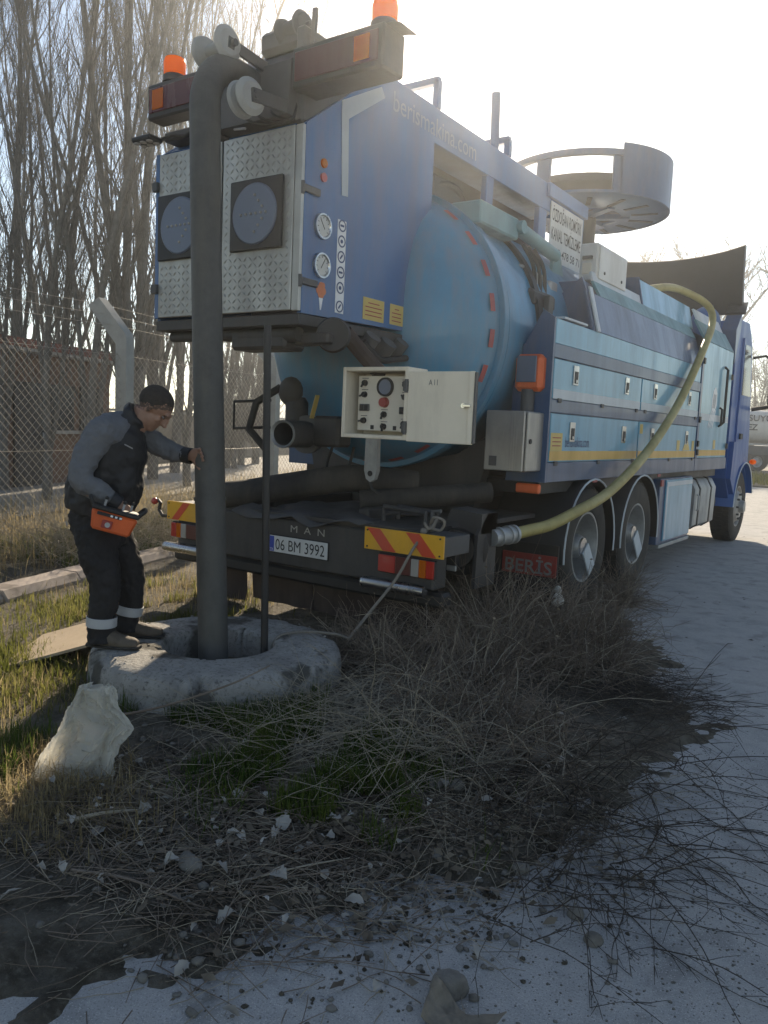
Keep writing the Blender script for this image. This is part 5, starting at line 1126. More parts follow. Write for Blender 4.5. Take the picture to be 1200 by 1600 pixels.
# long straw matted on the verge
R = np.random.default_rng(50); n = 1500; pts = blob(1.45, -1.25, .8, .6)(R, n); pts = pts[off_ring(pts[:, 0], pts[:, 1], R)]; b_ = np.stack([pts[:, 0], pts[:, 1], gz(pts[:, 0], pts[:, 1])+R.uniform(0, .05, len(pts))], 1)
P = arcs(len(b_), b_, .15, .5, R, .9, 1.5, .5, wob=.12); V, F = twig_mesh([(P, .0018, .0008)]); stuff('straw', V, F, 'pale_stalk', 'matted straw lying over the verge in front of the manhole', 'straw')
R = np.random.default_rng(51); n = 950; pts = blob(1.7, -2.35, .75, .55)(R, n); b_ = np.stack([pts[:, 0], pts[:, 1], np.maximum(gz(pts[:, 0], pts[:, 1]), 0)+.006], 1)
P = arcs(len(b_), b_, .06, .35, R, 1.35, 1.57, .1, K=4, wob=.1); V, F = twig_mesh([(P, .002, .001)]); stuff('twig_litter', V, F, 'dry_twig', 'dark twigs and needles littering the near ground', 'litter')
R = np.random.default_rng(52); n = 500; pts = blob(2.35, .35, .38, .55)(R, n); b_ = np.stack([pts[:, 0], pts[:, 1], np.maximum(gz(pts[:, 0], pts[:, 1]), 0)+.006], 1)
P = arcs(len(b_), b_, .08, .35, R, 1.3, 1.57, .15, K=4, wob=.12); V, F = twig_mesh([(P, .002, .001)]); stuff('twig_litter', V, F, 'cane', 'dark fallen twigs at the asphalt edge right of the bush', 'litter')
# thorny canes arching over the asphalt at lower right
R = np.random.default_rng(60)
def cane_clump(cx, cy, n, L0, L1, az0, az1, m, label, r=.003, t0=.6, t1=1.3, droop=1.0):
    x = cx+R.normal(0, .20, n); y = cy+R.normal(0, .22, n); b_ = np.stack([x, y, np.maximum(gz(x, y), 0)], 1); az = R.uniform(az0, az1, n)
    P = arcs(n, b_, L0, L1, R, t0, t1, droop, K=14, wob=.095, az=az); S = side_twigs(P, R, 5, .03, .16, K=3, wob=.1); S2 = side_twigs(P, R, 6, .012, .035, K=3, wob=.1)
    V, F = twig_mesh([(P, r, r*.35), (S, r*.5, r*.25), (S2, r*.5, r*.2)]); t = thing('cane_clump', (cx, cy, 0), label, 'canes'); tag(link('stems', npmesh('stems', V, F), m, t), kind='stuff')
cane_clump(2.45, -.75, 30, .5, 1.15, -1.9, .5, 'cane', 'dark thorny canes arching over the asphalt at the right')
cane_clump(2.40, -1.40, 30, .5, 1.0, -1.7, .4, 'cane', 'dark thorny canes spreading to the bottom right corner')
cane_clump(2.25, -1.0, 34, .4, .9, -2.4, .6, 'dry_twig', 'brown canes fanning out of the verge in the middle', .0022)
cane_clump(1.95, -1.15, 26, .6, 1.0, -2.4, -.2, 'pale_stalk', 'long pale stalks bending over the dark canes', .0024, .45, 1.1, 1.1)
cane_clump(2.45, -.1, 34, .25, .55, -1.4, 1.2, 'cane', 'short dark canes at the edge of the asphalt below the bush', .002)

cane_clump(2.70, -1.30, 34, .5, 1.0, -1.5, .4, 'cane', 'dark thorny canes lying across the asphalt at the right edge', .0026)
cane_clump(2.68, -1.75, 34, .35, .8, -1.3, .8, 'cane', 'thin dark canes just above the bottom right corner', .0024)
# fallen leaves, each its own
def leaf_mesh(seed):
    R = random.Random(seed); n = 7; V = []; L = 1; 
    for i in range(n+1):
        t = i/n; w_ = (.24+.14*(seed % 3)/2)*sin(pi*min(1, t*1.02))**.8*(1-.2*t)*(1+.18*sin(t*17+seed))+.003; z = .22*sin(t*3+R.uniform(-.3, .3))+R.uniform(-.03, .03)
        for s in (-1, -.5, 0, .5, 1): V.append((t-.5, s*w_, z+(.5+.5*(seed % 2))*.6*abs(s)**1.6*w_*R.uniform(.3, 1.6)))
    F = [[i*5+k, i*5+k+1, (i+1)*5+k+1, (i+1)*5+k] for i in range(n) for k in range(4)]
    return MB().add(V, F).mesh('dry_leaf', 80)
LM = [leaf_mesh(i) for i in range(6)]
for me in LM: me.materials.append(M['leaf_dry'])
rl = random.Random(5)
def scatter_leaf(x, y, s, i):
    o = bpy.data.objects.new('dry_leaf', LM[i % 6]); COL.objects.link(o); z = max(0, float(gz(x, y)))
    o.location = (x, y, z+.012+rl.uniform(0, .015)); o.scale = (s, s*rl.uniform(.8, 1.15), s*rl.uniform(.5, 1.1)); o.rotation_euler = (rl.uniform(-.5, .5), rl.uniform(-.4, .4), rl.uniform(0, 6.28))
    return tag(o, 'pale curled dry leaf fallen on the shaded ground', 'leaf', 'fallen dry leaves')
i = 0
while i < 150:
    if i < 105: x, y = rl.gauss(1.75, .38), rl.gauss(-2.2, .34)
    else: x, y = rl.gauss(2.15, .3), rl.gauss(-1.25, .45)
    if y > -1.2 and x < 1.2 or (x-RC.x)**2+(y-RC.y)**2 < .6 or y < -3.1: continue
    scatter_leaf(x, y, .03+.05*rl.random()**1.8, i); i += 1
# stones
def stone(x, y, s, label, m='stone', sq=.7, zoff=0.0, name='stone'):
    b = bmesh.new(); bmesh.ops.create_icosphere(b, subdivisions=3, radius=1); R = random.Random(int(x*1000+y*77)); ph = [R.uniform(0, 6) for _ in range(6)]
    for v in b.verts:
        c = v.co; k = 1+.16*sin(2.3*c.x+ph[0])+.14*sin(3.1*c.y+ph[1])+.12*sin(3.7*c.z+ph[2])+.05*sin(9*c.x+ph[3])*sin(8*c.y+ph[4]); v.co = Vector((c.x*k*s, c.y*k*s*.8, c.z*k*s*sq))
    me = bpy.data.meshes.new(name); b.to_mesh(me); b.free(); smooth(me, 40); o = bpy.data.objects.new(name, me); COL.objects.link(o); me.materials.append(M[m])
    o.location = (x, y, max(0, float(gz(x, y)))+s*sq*.45+zoff); o.rotation_euler.z = R.uniform(0, 6); return tag(o, label, 'stone')
ST = [(1.80, -2.50, .045, 'pale rounded stone among dead leaves at the lower left'), (2.02, -1.52, .035, 'leftmost grey stone of the row in the middle grass'), (2.10, -1.48, .042, 'large middle stone of the row in the grass'), (2.17, -1.44, .036, 'rightmost stone of the row in the middle grass'), (2.08, -1.62, .034, 'grey stone just below the row of stones'),
      (2.72, -2.42, .055, 'dark stone beside the crumpled paper at the bottom edge'), (2.62, -1.78, .03, 'grey stone half hidden under the canes'), (2.95, -1.98, .03, 'brown stone under the canes near the bottom right'), (2.30, -.95, .05, 'dim grey stone among brown canes'), (2.2, -1.05, .04, 'small stone left of the dim grey stone in the canes'), (2.86, -1.9, .028, 'black lump of earth under the canes')]
for a in ST: stone(*a)
mat('paper_brown', (.20, .17, .13), .8, var=.25, scale=30, bump=.3); mat('paper_white', (.5, .48, .43), .8, var=.1)
stone(1.55, 1.05, .045, 'crumpled whitish scrap caught on top of the dry bush', 'paper_white', .9, .26, 'paper_scrap')['category'] = 'litter'
stone(1.535, 1.06, .028, 'small scrap above the whitish one on the bush', 'paper_white', .9, .335, 'paper_scrap')['category'] = 'litter'
# small debris on the yard
R = np.random.default_rng(70); Vs, Fs, o_ = [], [], 0
n = 330; x = R.uniform(1.2, 6, n); y = R.uniform(-4, 12, n); k_ = soil_s(x, y) < .1; x, y = x[k_], y[k_]; n = len(x); s = R.uniform(.002, .009, n); a = R.uniform(0, 6.28, n)
V = np.stack([np.stack([x+s*np.cos(a+t)*(1 if j % 2 else 2.6), y+s*np.sin(a+t), np.full(n, .003)], 1) for j, t in enumerate((0, pi/2, pi, 3*pi/2))]+[np.stack([x, y, .004+s*.8], 1)], 1).reshape(-1, 3)
i_ = (np.arange(n)*5)[:, None]; F = np.concatenate([i_+np.array([[0, 1, 4]]), i_+np.array([[1, 2, 4]]), i_+np.array([[2, 3, 4]]), i_+np.array([[3, 0, 4]])])
stuff('gravel_bits', V, F, 'cane', 'dark crumbs scattered over the asphalt yard', 'gravel')
PHI = (1+5**.5)/2; ICO = np.array([(-1, PHI, 0), (1, PHI, 0), (-1, -PHI, 0), (1, -PHI, 0), (0, -1, PHI), (0, 1, PHI), (0, -1, -PHI), (0, 1, -PHI), (PHI, 0, -1), (PHI, 0, 1), (-PHI, 0, -1), (-PHI, 0, 1)])/1.9
IF = np.array([(0, 11, 5), (0, 5, 1), (0, 1, 7), (0, 7, 10), (0, 10, 11), (1, 5, 9), (5, 11, 4), (11, 10, 2), (10, 7, 6), (7, 1, 8), (3, 9, 4), (3, 4, 2), (3, 2, 6), (3, 6, 8), (3, 8, 9), (4, 9, 5), (2, 4, 11), (6, 2, 10), (8, 6, 7), (9, 8, 1)])
def lumps(n, sampler, s0, s1, seed, flat=.6, pw=2.5):
    R = np.random.default_rng(seed); p = sampler(R, n); p = p[off_ring(p[:, 0], p[:, 1], R)]; n = len(p); s = s0+(s1-s0)*R.random(n)**pw; z = np.maximum(gz(p[:, 0], p[:, 1]), 0)
    sc3 = np.stack([s*R.uniform(.7, 1.4, n), s*R.uniform(.7, 1.3, n), s*flat*R.uniform(.6, 1.2, n)], 1); k = R.uniform(.75, 1.25, (n, 12, 1)); a = R.uniform(0, 6.28, n)
    v = ICO[None]*k*sc3[:, None]; c_, s_ = np.cos(a)[:, None], np.sin(a)[:, None]; X = v[:, :, 0]*c_-v[:, :, 1]*s_; Y = v[:, :, 0]*s_+v[:, :, 1]*c_
    V = np.stack([X+p[:, :1], Y+p[:, 1:2], v[:, :, 2]+z[:, None]+s[:, None]*flat*.4], -1).reshape(-1, 3); return V, (IF[None]+(np.arange(n)*12)[:, None, None]).reshape(-1, 3)
V, F = lumps(900, blob(1.9, -2.1, 1.0, .8), .003, .018, 71); stuff('pebbles', V, F, 'stone', 'small pebbles and crumbs on the near ground', 'pebbles')
V, F = lumps(5000, blob(3.0, -1.4, .9, 1.3), .0015, .005, 75, .5, 1.5); stuff('grit', V, F, 'stone', 'fine grit lying on the worn asphalt at lower right', 'grit')
V, F = lumps(3800, multi((blob(1.75, -2.0, .85, .75), .75), (blob(2.35, -1.5, .5, .7), .25)), .002, .010, 72, .7, 2.0); stuff('soil_crumbs', V, F, 'soil', 'dark earth crumbs scattered over the ground and asphalt edge', 'soil')
# torn leaf bits and bark flakes
R = np.random.default_rng(73); p = multi((blob(1.7, -2.15, .75, .55), .6), (blob(2.2, -1.4, .6, .6), .4))(R, 2600); p = p[off_ring(p[:, 0], p[:, 1], R)]; n = len(p); z = np.maximum(gz(p[:, 0], p[:, 1]), 0)+.006+R.uniform(0, .012, n); s = R.uniform(.005, .02, n); a = R.uniform(0, 6.28, n); tx_ = R.normal(0, .5, n)
V = np.stack([np.stack([p[:, 0]+s*f_*np.cos(a+t), p[:, 1]+s*f_*np.sin(a+t), z+s*tx_*np.sin(t+a)*.6+s*.3*(j % 2)], 1) for j, (t, f_) in enumerate(((0, 1.4), (1.2, .6), (2.2, .7), (3.2, 1.3), (4.3, .6), (5.2, .65)))], 1).reshape(-1, 3)
i_ = (np.arange(n)*6)[:, None]; F = np.concatenate([i_+np.array([[0, 1, 5]]), i_+np.array([[1, 2, 5]]), i_+np.array([[2, 4, 5]]), i_+np.array([[2, 3, 4]])]); stuff('leaf_litter', V, F, 'leaf_brown', 'torn brown leaf bits littering the shaded ground', 'litter')
# more fine straw and roots in the near ground
R = np.random.default_rng(74); n = 1300; pts = multi((blob(1.75, -2.2, .8, .6), .55), (blob(2.35, -1.3, .55, .7), .45))(R, n); b_ = np.stack([pts[:, 0], pts[:, 1], np.maximum(gz(pts[:, 0], pts[:, 1]), 0)+.004], 1)
P = arcs(len(b_), b_, .05, .28, R, 1.2, 1.57, .2, K=5, wob=.2); V, F = twig_mesh([(P, .0016, .0008)]); stuff('straw', V, F, 'pale_stalk', 'thin pale straw strewn over the near ground', 'straw')
# sticks
def stick(pts, r, label, m='pale_stalk'): 
    P = [(x, y, max(0, float(gz(x, y)))+z) for x, y, z in pts]; tag(MB().tube(catmull(P, 5), [r*(1-.5*i/((len(P)-1)*5)) for i in range((len(P)-1)*5+1)], 7).build('stick', m, None), label, 'stick')
stick([(1.28, -2.62, .015), (1.36, -2.50, .03), (1.45, -2.38, .02)], .009, 'thick pale stick lying at the lower left')
stick([(1.55, -2.75, .01), (1.75, -2.68, .02), (1.98, -2.62, .012), (2.2, -2.5, .01)], .005, 'long thin brown stick along the asphalt edge', 'dry_twig')
stick([(1.95, -2.55, .012), (2.08, -2.30, .02), (2.16, -2.12, .015)], .004, 'thin stick crossing the dead leaves')
stick([(.62, -2.0, .05), (.85, -1.85, .12), (1.05, -1.6, .20), (1.12, -1.40, .26)], .007, 'bent grey stick leaning from the bag against the manhole', 'dry_twig')
# crumpled paper at the bottom edge
b = MB(); n, k = 10, 6; V = []
for i in range(n+1):
    for j in range(k+1):
        t = i/n*2-1; x = 2.80+.10*t*(1-.2*j/k); y = -2.46-.035*j/k*3+.05*(1-t*t)*-.3; z = .012+.045*abs(t)**1.7*(1-.6*j/k)+.008*sin(i*1.1+j*.8)+.006*sin(j*1.7+i*.7)
        V.append((x, y, max(z, .006)))
pp = b.add(V, [[i*(k+1)+j, (i+1)*(k+1)+j, (i+1)*(k+1)+j+1, i*(k+1)+j+1] for i in range(n) for j in range(k)]).build('crumpled_paper', 'paper_brown', None, ang=50)
pp.modifiers.new('s', 'SOLIDIFY').thickness = .003; tag(pp, 'crumpled brown paper cup remnant on the asphalt at the bottom edge', 'paper')
# orange strip of rind / plastic at the left edge
prism('plastic_strip', 'orange', None, [(0, 0), (.01, 0), (.01, .01), (0, .01)], 'y', 0, .01) if False else None
tag(MB().tube(catmull([(.46, -2.66, .05), (.58, -2.56, .055), (.70, -2.47, .06)], 5), [.004, .010, .013, .014, .015, .014, .012, .010, .008, .005, .002], 6).build('bark_strip', 'sticker_orange', None), 'orange brown bark strip lying at the left edge', 'bark')
# ---- translucent plastic sack
m = bpy.data.materials.new('plastic_film'); m.use_nodes = True; N = m.node_tree.nodes; K = m.node_tree.links; bb = N['Principled BSDF']
geo = N.new('ShaderNodeNewGeometry'); n1 = N.new('ShaderNodeTexNoise'); n1.noise_type = 'RIDGED_MULTIFRACTAL'; n1.inputs['Scale'].default_value = 7; n1.inputs['Detail'].default_value = 4; n1.inputs['Distortion'].default_value = .9; K.new(geo.outputs['Position'], n1.inputs['Vector'])
bb.inputs['Base Color'].default_value = (.72, .70, .64, 1); bb.inputs['Roughness'].default_value = .22
bp = N.new('ShaderNodeBump'); bp.inputs['Strength'].default_value = .3; bp.inputs['Distance'].default_value = .02; K.new(n1.outputs['Fac'], bp.inputs['Height']); K.new(bp.outputs[0], bb.inputs['Normal'])
tl_ = N.new('ShaderNodeBsdfTranslucent'); tl_.inputs[0].default_value = (.88, .85, .76, 1); K.new(bp.outputs[0], tl_.inputs['Normal']); x1 = N.new('ShaderNodeMixShader'); x1.inputs[0].default_value = .5; tr = N.new('ShaderNodeBsdfTransparent'); x2 = N.new('ShaderNodeMixShader'); x2.inputs[0].default_value = .42
K.new(bb.outputs[0], x1.inputs[1]); K.new(tl_.outputs[0], x1.inputs[2]); K.new(x1.outputs[0], x2.inputs[1]); K.new(tr.outputs[0], x2.inputs[2]); K.new(x2.outputs[0], N['Material Output'].inputs[0]); M['plastic_film'] = m
# cross-sections up the sack: width along camera right, slump away from camera
rr_ = np.array([.823, .568, 0]); ff_ = np.array([-.568, .823, 0]); base = np.array([1.01, -2.37, .02]); V = []; nt_, na = 60, 96
for i in range(nt_+1):
    t = i/nt_; wdt = np.interp(t, [0, .06, .3, .6, .8, .93, 1], [.165, .16, .142, .12, .108, .092, .07]); dpt = np.interp(t, [0, .15, .5, .8, 1], [.05, .07, .055, .03, .006]); cxo = np.interp(t, [0, .3, .6, .8, 1], [-.03, .0, .035, .03, .03])
    for j in range(na):
        a = 2*pi*j/na; u_ = cos(a); v_ = sin(a); u_ = np.sign(u_)*abs(u_)**.55; ns = .010*sin(2*a+t*5)+.007*sin(5*a-t*11+1)
        cu_, cv_ = cos(a)*1.3+t*1.1, sin(a)*1.3-t*1.9
        rg1 = 1-abs(2*float(vnoise(cu_, cv_, 2.6, 41))-1); rg2 = 1-abs(2*float(vnoise(cu_+t*2, cv_, 6.5, 43))-1); rg3 = 1-abs(2*float(vnoise(cu_-t, cv_+t*2, 14, 45))-1)
        fold = .045*(1-rg1)+.022*(1-rg2)+.008*(1-rg3)
        ns -= fold*.45
        p = base+rr_*(cxo+(wdt+ns)*u_+.05*max(0, u_)*max(0, 1-abs(t-.62)/.18))+ff_*((dpt+ns-fold)*v_+.15*t)+np.array([0, 0, .36*t+.012*sin(3*a+9*t)*(t < .97)*(t > .03)]); V.append(p)
F = [[i*na+j, i*na+(j+1) % na, (i+1)*na+(j+1) % na, (i+1)*na+j] for i in range(nt_) for j in range(na)]
bag = link('plastic_bag', MB().add(V, F).mesh('plastic_bag', 18), 'plastic_film', None); tag(bag, 'crumpled translucent plastic sack standing on the grass', 'bag')
# ================================================================== the man
mat('eye_white', (.22, .2, .19), .4); mat('hair_fade', (.10, .065, .05), .9, var=.3, scale=90); mat('skin', (.30, .165, .115), .55, var=.08, scale=14); mat('hair', (.035, .028, .023), .95, var=.3, scale=80); mat('vest', (.012, .013, .016), .62, var=.15, bump=.15, bscale=18); mat('sweater', (.13, .137, .15), .9, var=.1, scale=20, bump=.25, bscale=120)
mat('trousers', (.011, .011, .013), .8, var=.15, bump=.2, bscale=30); mat('reflective', (.38, .40, .42), .45, var=.05); mat('shoe', (.085, .068, .052), .75, var=.35, scale=25, dirt=DUST, dirt_amt=.6, bump=.25); mat('zip', (.35, .35, .35), .4)
CR = np.array([r2.x, r2.y, 0]); CR /= np.linalg.norm(CR); CF = np.array([-CR[1], CR[0], 0])     # picture right / away from the camera
OR = np.array([.0, -1.475, 0])
def Q(a, b_, z): return OR+CR*a+CF*b_+np.array([0, 0, z-.03])        # a: to the right in view, b: away from camera
def loft(B, rings, n=20):
    """rings: (centre, axis1 vec, axis2 vec, r1, r2)"""
    V = []
    for c, e1, e2, r1_, r2_ in rings:
        for j in range(n):
            a = 2*pi*j/n; V.append(np.array(c)+np.array(e1)*r1_*cos(a)+np.array(e2)*r2_*sin(a))
    K = len(rings); F = [[i*n+j, i*n+(j+1) % n, (i+1)*n+(j+1) % n, (i+1)*n+j] for i in range(K-1) for j in range(n)]+[list(range(n))[::-1], list(range((K-1)*n, K*n))]
    B.add(V, F)
def limb(B, pts, rad, n=16, flat=1.0):
    """tapered limb along pts with spline interpolation"""
    P = catmull([tuple(p) for p in pts], 6); m_ = len(pts); rs = np.interp(np.linspace(0, m_-1, len(P)), range(m_), rad); B.tube(P, [float(r) for r in rs], n)
def fuse(B, name, m, parent, vox, sm=6, fac=.5, disp=None):
    me = B.mesh(name, 180); o = bpy.data.objects.new('tmp', me); COL.objects.link(o)
    r = o.modifiers.new('r', 'REMESH'); r.mode = 'VOXEL'; r.voxel_size = vox; s = o.modifiers.new('s', 'SMOOTH'); s.iterations = sm; s.factor = fac
    if disp:
        for sc_i, st_i in disp:
            tx = bpy.data.textures.new('c', 'CLOUDS'); tx.noise_scale = sc_i; d = o.modifiers.new('d', 'DISPLACE'); d.texture = tx; d.strength = st_i; d.mid_level = .5; d.texture_coords = 'LOCAL'
    m2 = bpy.data.meshes.new_from_object(o.evaluated_get(bpy.context.evaluated_depsgraph_get())); bpy.data.objects.remove(o)
    m2.materials.clear(); m2.polygons.foreach_set('use_smooth', [True]*len(m2.polygons)); m2.name = name; return link(name, m2, m, parent)
MAN = thing('person', tuple(Q(.05, 0, .255)), 'man in black vest and trousers bending over with an orange remote control box', 'person')
# head: tilted down and to the right
HC = Q(.225, .02, 1.545); fwd = CR*.72-np.array([0, 0, .69])+CF*.06; fwd /= np.linalg.norm(fwd); upv_ = np.array([0, 0, .72])+CR*.69; upv_ -= fwd*np.dot(upv_, fwd); upv_ /= np.linalg.norm(upv_); sdv = np.cross(fwd, upv_)
def Hd(f, s, u_): return HC+fwd*f+sdv*s+upv_*u_
def ell(B, c, e, r, n=18):
    k = n//2; V = []
    for i in range(k+1):
        t = pi*i/k
        for j in range(n):
            p = 2*pi*j/n; V.append(c+e[0]*r[0]*sin(t)*cos(p)+e[1]*r[1]*sin(t)*sin(p)+e[2]*r[2]*cos(t))
    B.add(V, [[i*n+j, (i+1)*n+j, (i+1)*n+(j+1) % n, i*n+(j+1) % n] for i in range(k) for j in range(n)])
E3 = (fwd, sdv, upv_)
SHR, SHL = Q(.02, -.19, 1.40), Q(.07, .19, 1.405)      # near (right) and far (left) shoulders
ELR, WRR, HNR = Q(-.055, -.27, 1.165), Q(.105, -.20, 1.045), Q(.165, -.165, 1.00)
ELL, WRL = Q(.27, .22, 1.30), Q(.385, .17, 1.285)
HIP = Q(-.045, 0, 1.0)
B = MB()
ell(B, Hd(-.006, 0, .030), E3, (.096, .077, .084)); ell(B, Hd(.03, 0, -.045), E3, (.062, .060, .075)); ell(B, Hd(.052, 0, -.092), E3, (.036, .034, .026))
ell(B, Hd(.088, 0, .022), E3, (.016, .05, .014)); ell(B, Hd(.098, 0, -.018), E3, (.018, .013, .030)); ell(B, Hd(.108, 0, -.034), E3, (.017, .017, .012))
ell(B, Hd(.078, 0, -.066), E3, (.016, .024, .009)); ell(B, Hd(.074, 0, -.080), E3, (.016, .021, .008))
for s in (-1, 1):
    ell(B, Hd(-.006, s*.078, -.006), E3, (.017, .009, .030), 12); ell(B, Hd(.062, s*.036, -.026), E3, (.022, .022, .018)); ell(B, Hd(.0, s*.062, .0), E3, (.02, .02, .03))
limb(B, [Hd(-.02, 0, -.04), Q(.15, .02, 1.47), Q(.06, .0, 1.38)], [.058, .060, .075])
# core of the trunk and arms under the clothes
limb(B, [Q(.06, 0, 1.38), Q(.03, 0, 1.25), Q(-.03, 0, 1.1), HIP], [.11, .12, .12, .12])
limb(B, [SHR, ELR, WRR], [.05, .042, .029]); limb(B, [SHL, ELL, WRL], [.05, .042, .029]); limb(B, [SHL, Q(.045, 0, 1.39), SHR], [.05, .08, .05])
for s, x in ((-1, -.08), (1, .08)): limb(B, [Q(-.045, s*.085, 1.0), Q(.02, s*.095, .62), Q(x*-.1-.01, s*.1, .33)], [.075, .06, .04])
def hand(B, wrist, dirv, palm_n, thumb_side, curl, spread=.012, sc=1.0):
    d = np.array(dirv, float); d /= np.linalg.norm(d); nrm = np.array(palm_n, float); nrm -= d*np.dot(nrm, d); nrm /= np.linalg.norm(nrm); sd = np.cross(d, nrm)*thumb_side
    w0 = np.array(wrist)
    loft(B, [(w0-d*.02, sd, nrm, .026, .019), (w0+d*.02, sd, nrm, .034, .017), (w0+d*.055, sd, nrm, .041, .0155), (w0+d*.088, sd, nrm, .040, .013)], 16)
    for k, L in enumerate((.070, .078, .073, .058)):
        off = (1.5-k)*.0205; p = w0+d*.082+sd*off; dd = d+sd*(1.5-k)*spread; pts = [p-d*.01]
        for q in range(3):
            dd = dd*cos(curl)+nrm*sin(curl); dd /= np.linalg.norm(dd); pts.append(pts[-1]+dd*L*(.42, .32, .26)[q])
        limb(B, pts, [.0095, .0092, .0085, .0066], 10)
    t0 = w0+d*.022+sd*.028; td = d*.6+sd*.75+nrm*.25; td /= np.linalg.norm(td); p1 = t0+td*.036; td2 = td*.7+d*.45+nrm*.35; td2 /= np.linalg.norm(td2); limb(B, [t0, p1, p1+td2*.030, p1+td2*.052], [.0145, .012, .0105, .008], 10)
hand(B, WRR, HNR-WRR+np.array([0, 0, -.03]), CF*.75-np.array([0, 0, .7]), -1, .62)
hand(B, WRL, Q(.47, .12, 1.30)-WRL, CR*.35-CF*.8, 1, .45)
BODY = fuse(B, 'body', 'skin', MAN, .0052, 4, .5)
for s in (-1, 1):
    ey = MB(); ell(ey, Hd(.0775, s*.031, .0), E3, (.0088, .0115, .0055), 14); eo = ey.build('eye', 'eye_white', MAN); iy = MB(); ell(iy, Hd(.0852, s*.032, -.002), E3, (.004, .0055, .0055), 10); iy.build('iris', 'hair', eo)
    bw = MB(); bw.tube(catmull([tuple(Hd(.092, s*.015, .017)), tuple(Hd(.092, s*.035, .022)), tuple(Hd(.080, s*.052, .015))], 4), .0028, 6); bw.build('eyebrow', 'hair', MAN)
# short hair: the scalp part of the head surface, lifted a little
bmh = bmesh.new(); bmh.from_mesh(BODY.data); off = np.array(WLOC[BODY.name]); hv = []
def hairw(co):
    d = np.array(co)+off-HC; f_, s_, u_ = d@fwd, d@sdv, d@upv_
    if np.linalg.norm(d) > .16: return -1
    th = np.interp(f_, [-.11, -.06, -.02, .012, .03, .06, .09], [-.05, -.038, -.008, .004, .034, .058, .066])
    return u_-th+.006*sin(f_*310+s_*170)+.004*sin(s_*420)
bmh.free()
def scalp(name, m, lo, hi, lift):
    bmh = bmesh.new(); bmh.from_mesh(BODY.data)
    for v in bmh.verts: v.tag = lo < hairw(v.co) < hi
    bmesh.ops.delete(bmh, geom=[f for f in bmh.faces if not all(v.tag for v in f.verts)], context='FACES')
    for v in bmh.verts: v.co += v.normal*min(lift, .0004+.08*max(0, hairw(v.co)-lo))+Vector([rnd.uniform(-.001, .001) for _ in range(3)])+Vector([float(t) for t in off])
    hme = bpy.data.meshes.new(name); bmh.to_mesh(hme); bmh.free(); hme.materials.clear(); smooth(hme, 180); return link(name, hme, m, MAN)
scalp('hair', 'hair', .006, 1, .0022); scalp('clipped_hair', 'hair_fade', -.022, .016, .0006)
# sweater: sleeves and yoke
B = MB()
limb(B, [SHR+CF*.05, SHR, (SHR+ELR)/2-CR*.02, ELR, (ELR*.45+WRR*.55), WRR*.9+ELR*.1], [.075, .078, .068, .058, .053, .040]); limb(B, [SHL-CF*.05, SHL, (SHL+ELL)/2, ELL, (ELL+WRL)/2, WRL], [.075, .075, .064, .055, .048, .038])
limb(B, [SHL, Q(.045, 0, 1.40), SHR], [.08, .12, .08]); limb(B, [Q(.05, 0, 1.38), Q(.0, 0, 1.2)], [.12, .13])
fuse(B, 'sweater', 'sweater', MAN, .009, 5, .5, [(.05, .022), (.018, .013)])
for e_, w_, nm in ((ELR, WRR, 'cuff'), (ELL, WRL, 'cuff')):
    d = (w_-e_)/np.linalg.norm(w_-e_); MB().lathe([(.034, -.03), (.044, -.03), (.045, .02), (.036, .024)], tuple(w_-d*.01), tuple(d), 20).build(nm, 'vest', MAN)
# padded vest
B = MB()
ax = np.array(Q(.065, 0, 1.42))-np.array(Q(-.055, 0, .98)); ax /= np.linalg.norm(ax); e1 = CR-ax*np.dot(CR, ax); e1 /= np.linalg.norm(e1)
rg = []
for t, cx, cz, r1_, r2_ in ((0, -.075, .965, .150, .185), (.1, -.072, 1.0, .160, .195), (.3, -.055, 1.09, .170, .200), (.5, -.025, 1.19, .178, .205), (.7, .005, 1.28, .172, .205), (.85, .035, 1.355, .155, .19), (.95, .065, 1.42, .118, .150), (1, .085, 1.455, .085, .095), (1.05, .115, 1.485, .075, .078)):
    rg.append((Q(cx, 0, cz), e1, CF, r1_, r2_))
loft(B, rg, 28)
ell(B, Q(.085, 0, 1.15), (CR, CF, np.array([0, 0, 1])), (.085, .165, .20)); ell(B, Q(.085, 0, 1.28), (CR, CF, np.array([0, 0, 1])), (.105, .16, .13))
limb(B, [Q(.11, 0, 1.475), Q(.15, .0, 1.50)], [.078, .082])
fuse(B, 'vest', 'vest', MAN, .010, 8, .5, [(.08, .022), (.028, .012)])
c = MB().bar(Q(.135, -.178, 1.345), Q(.17, -.16, 1.325), .004, .014, tuple(-CF)).build('vest_logo', 'zip', MAN)
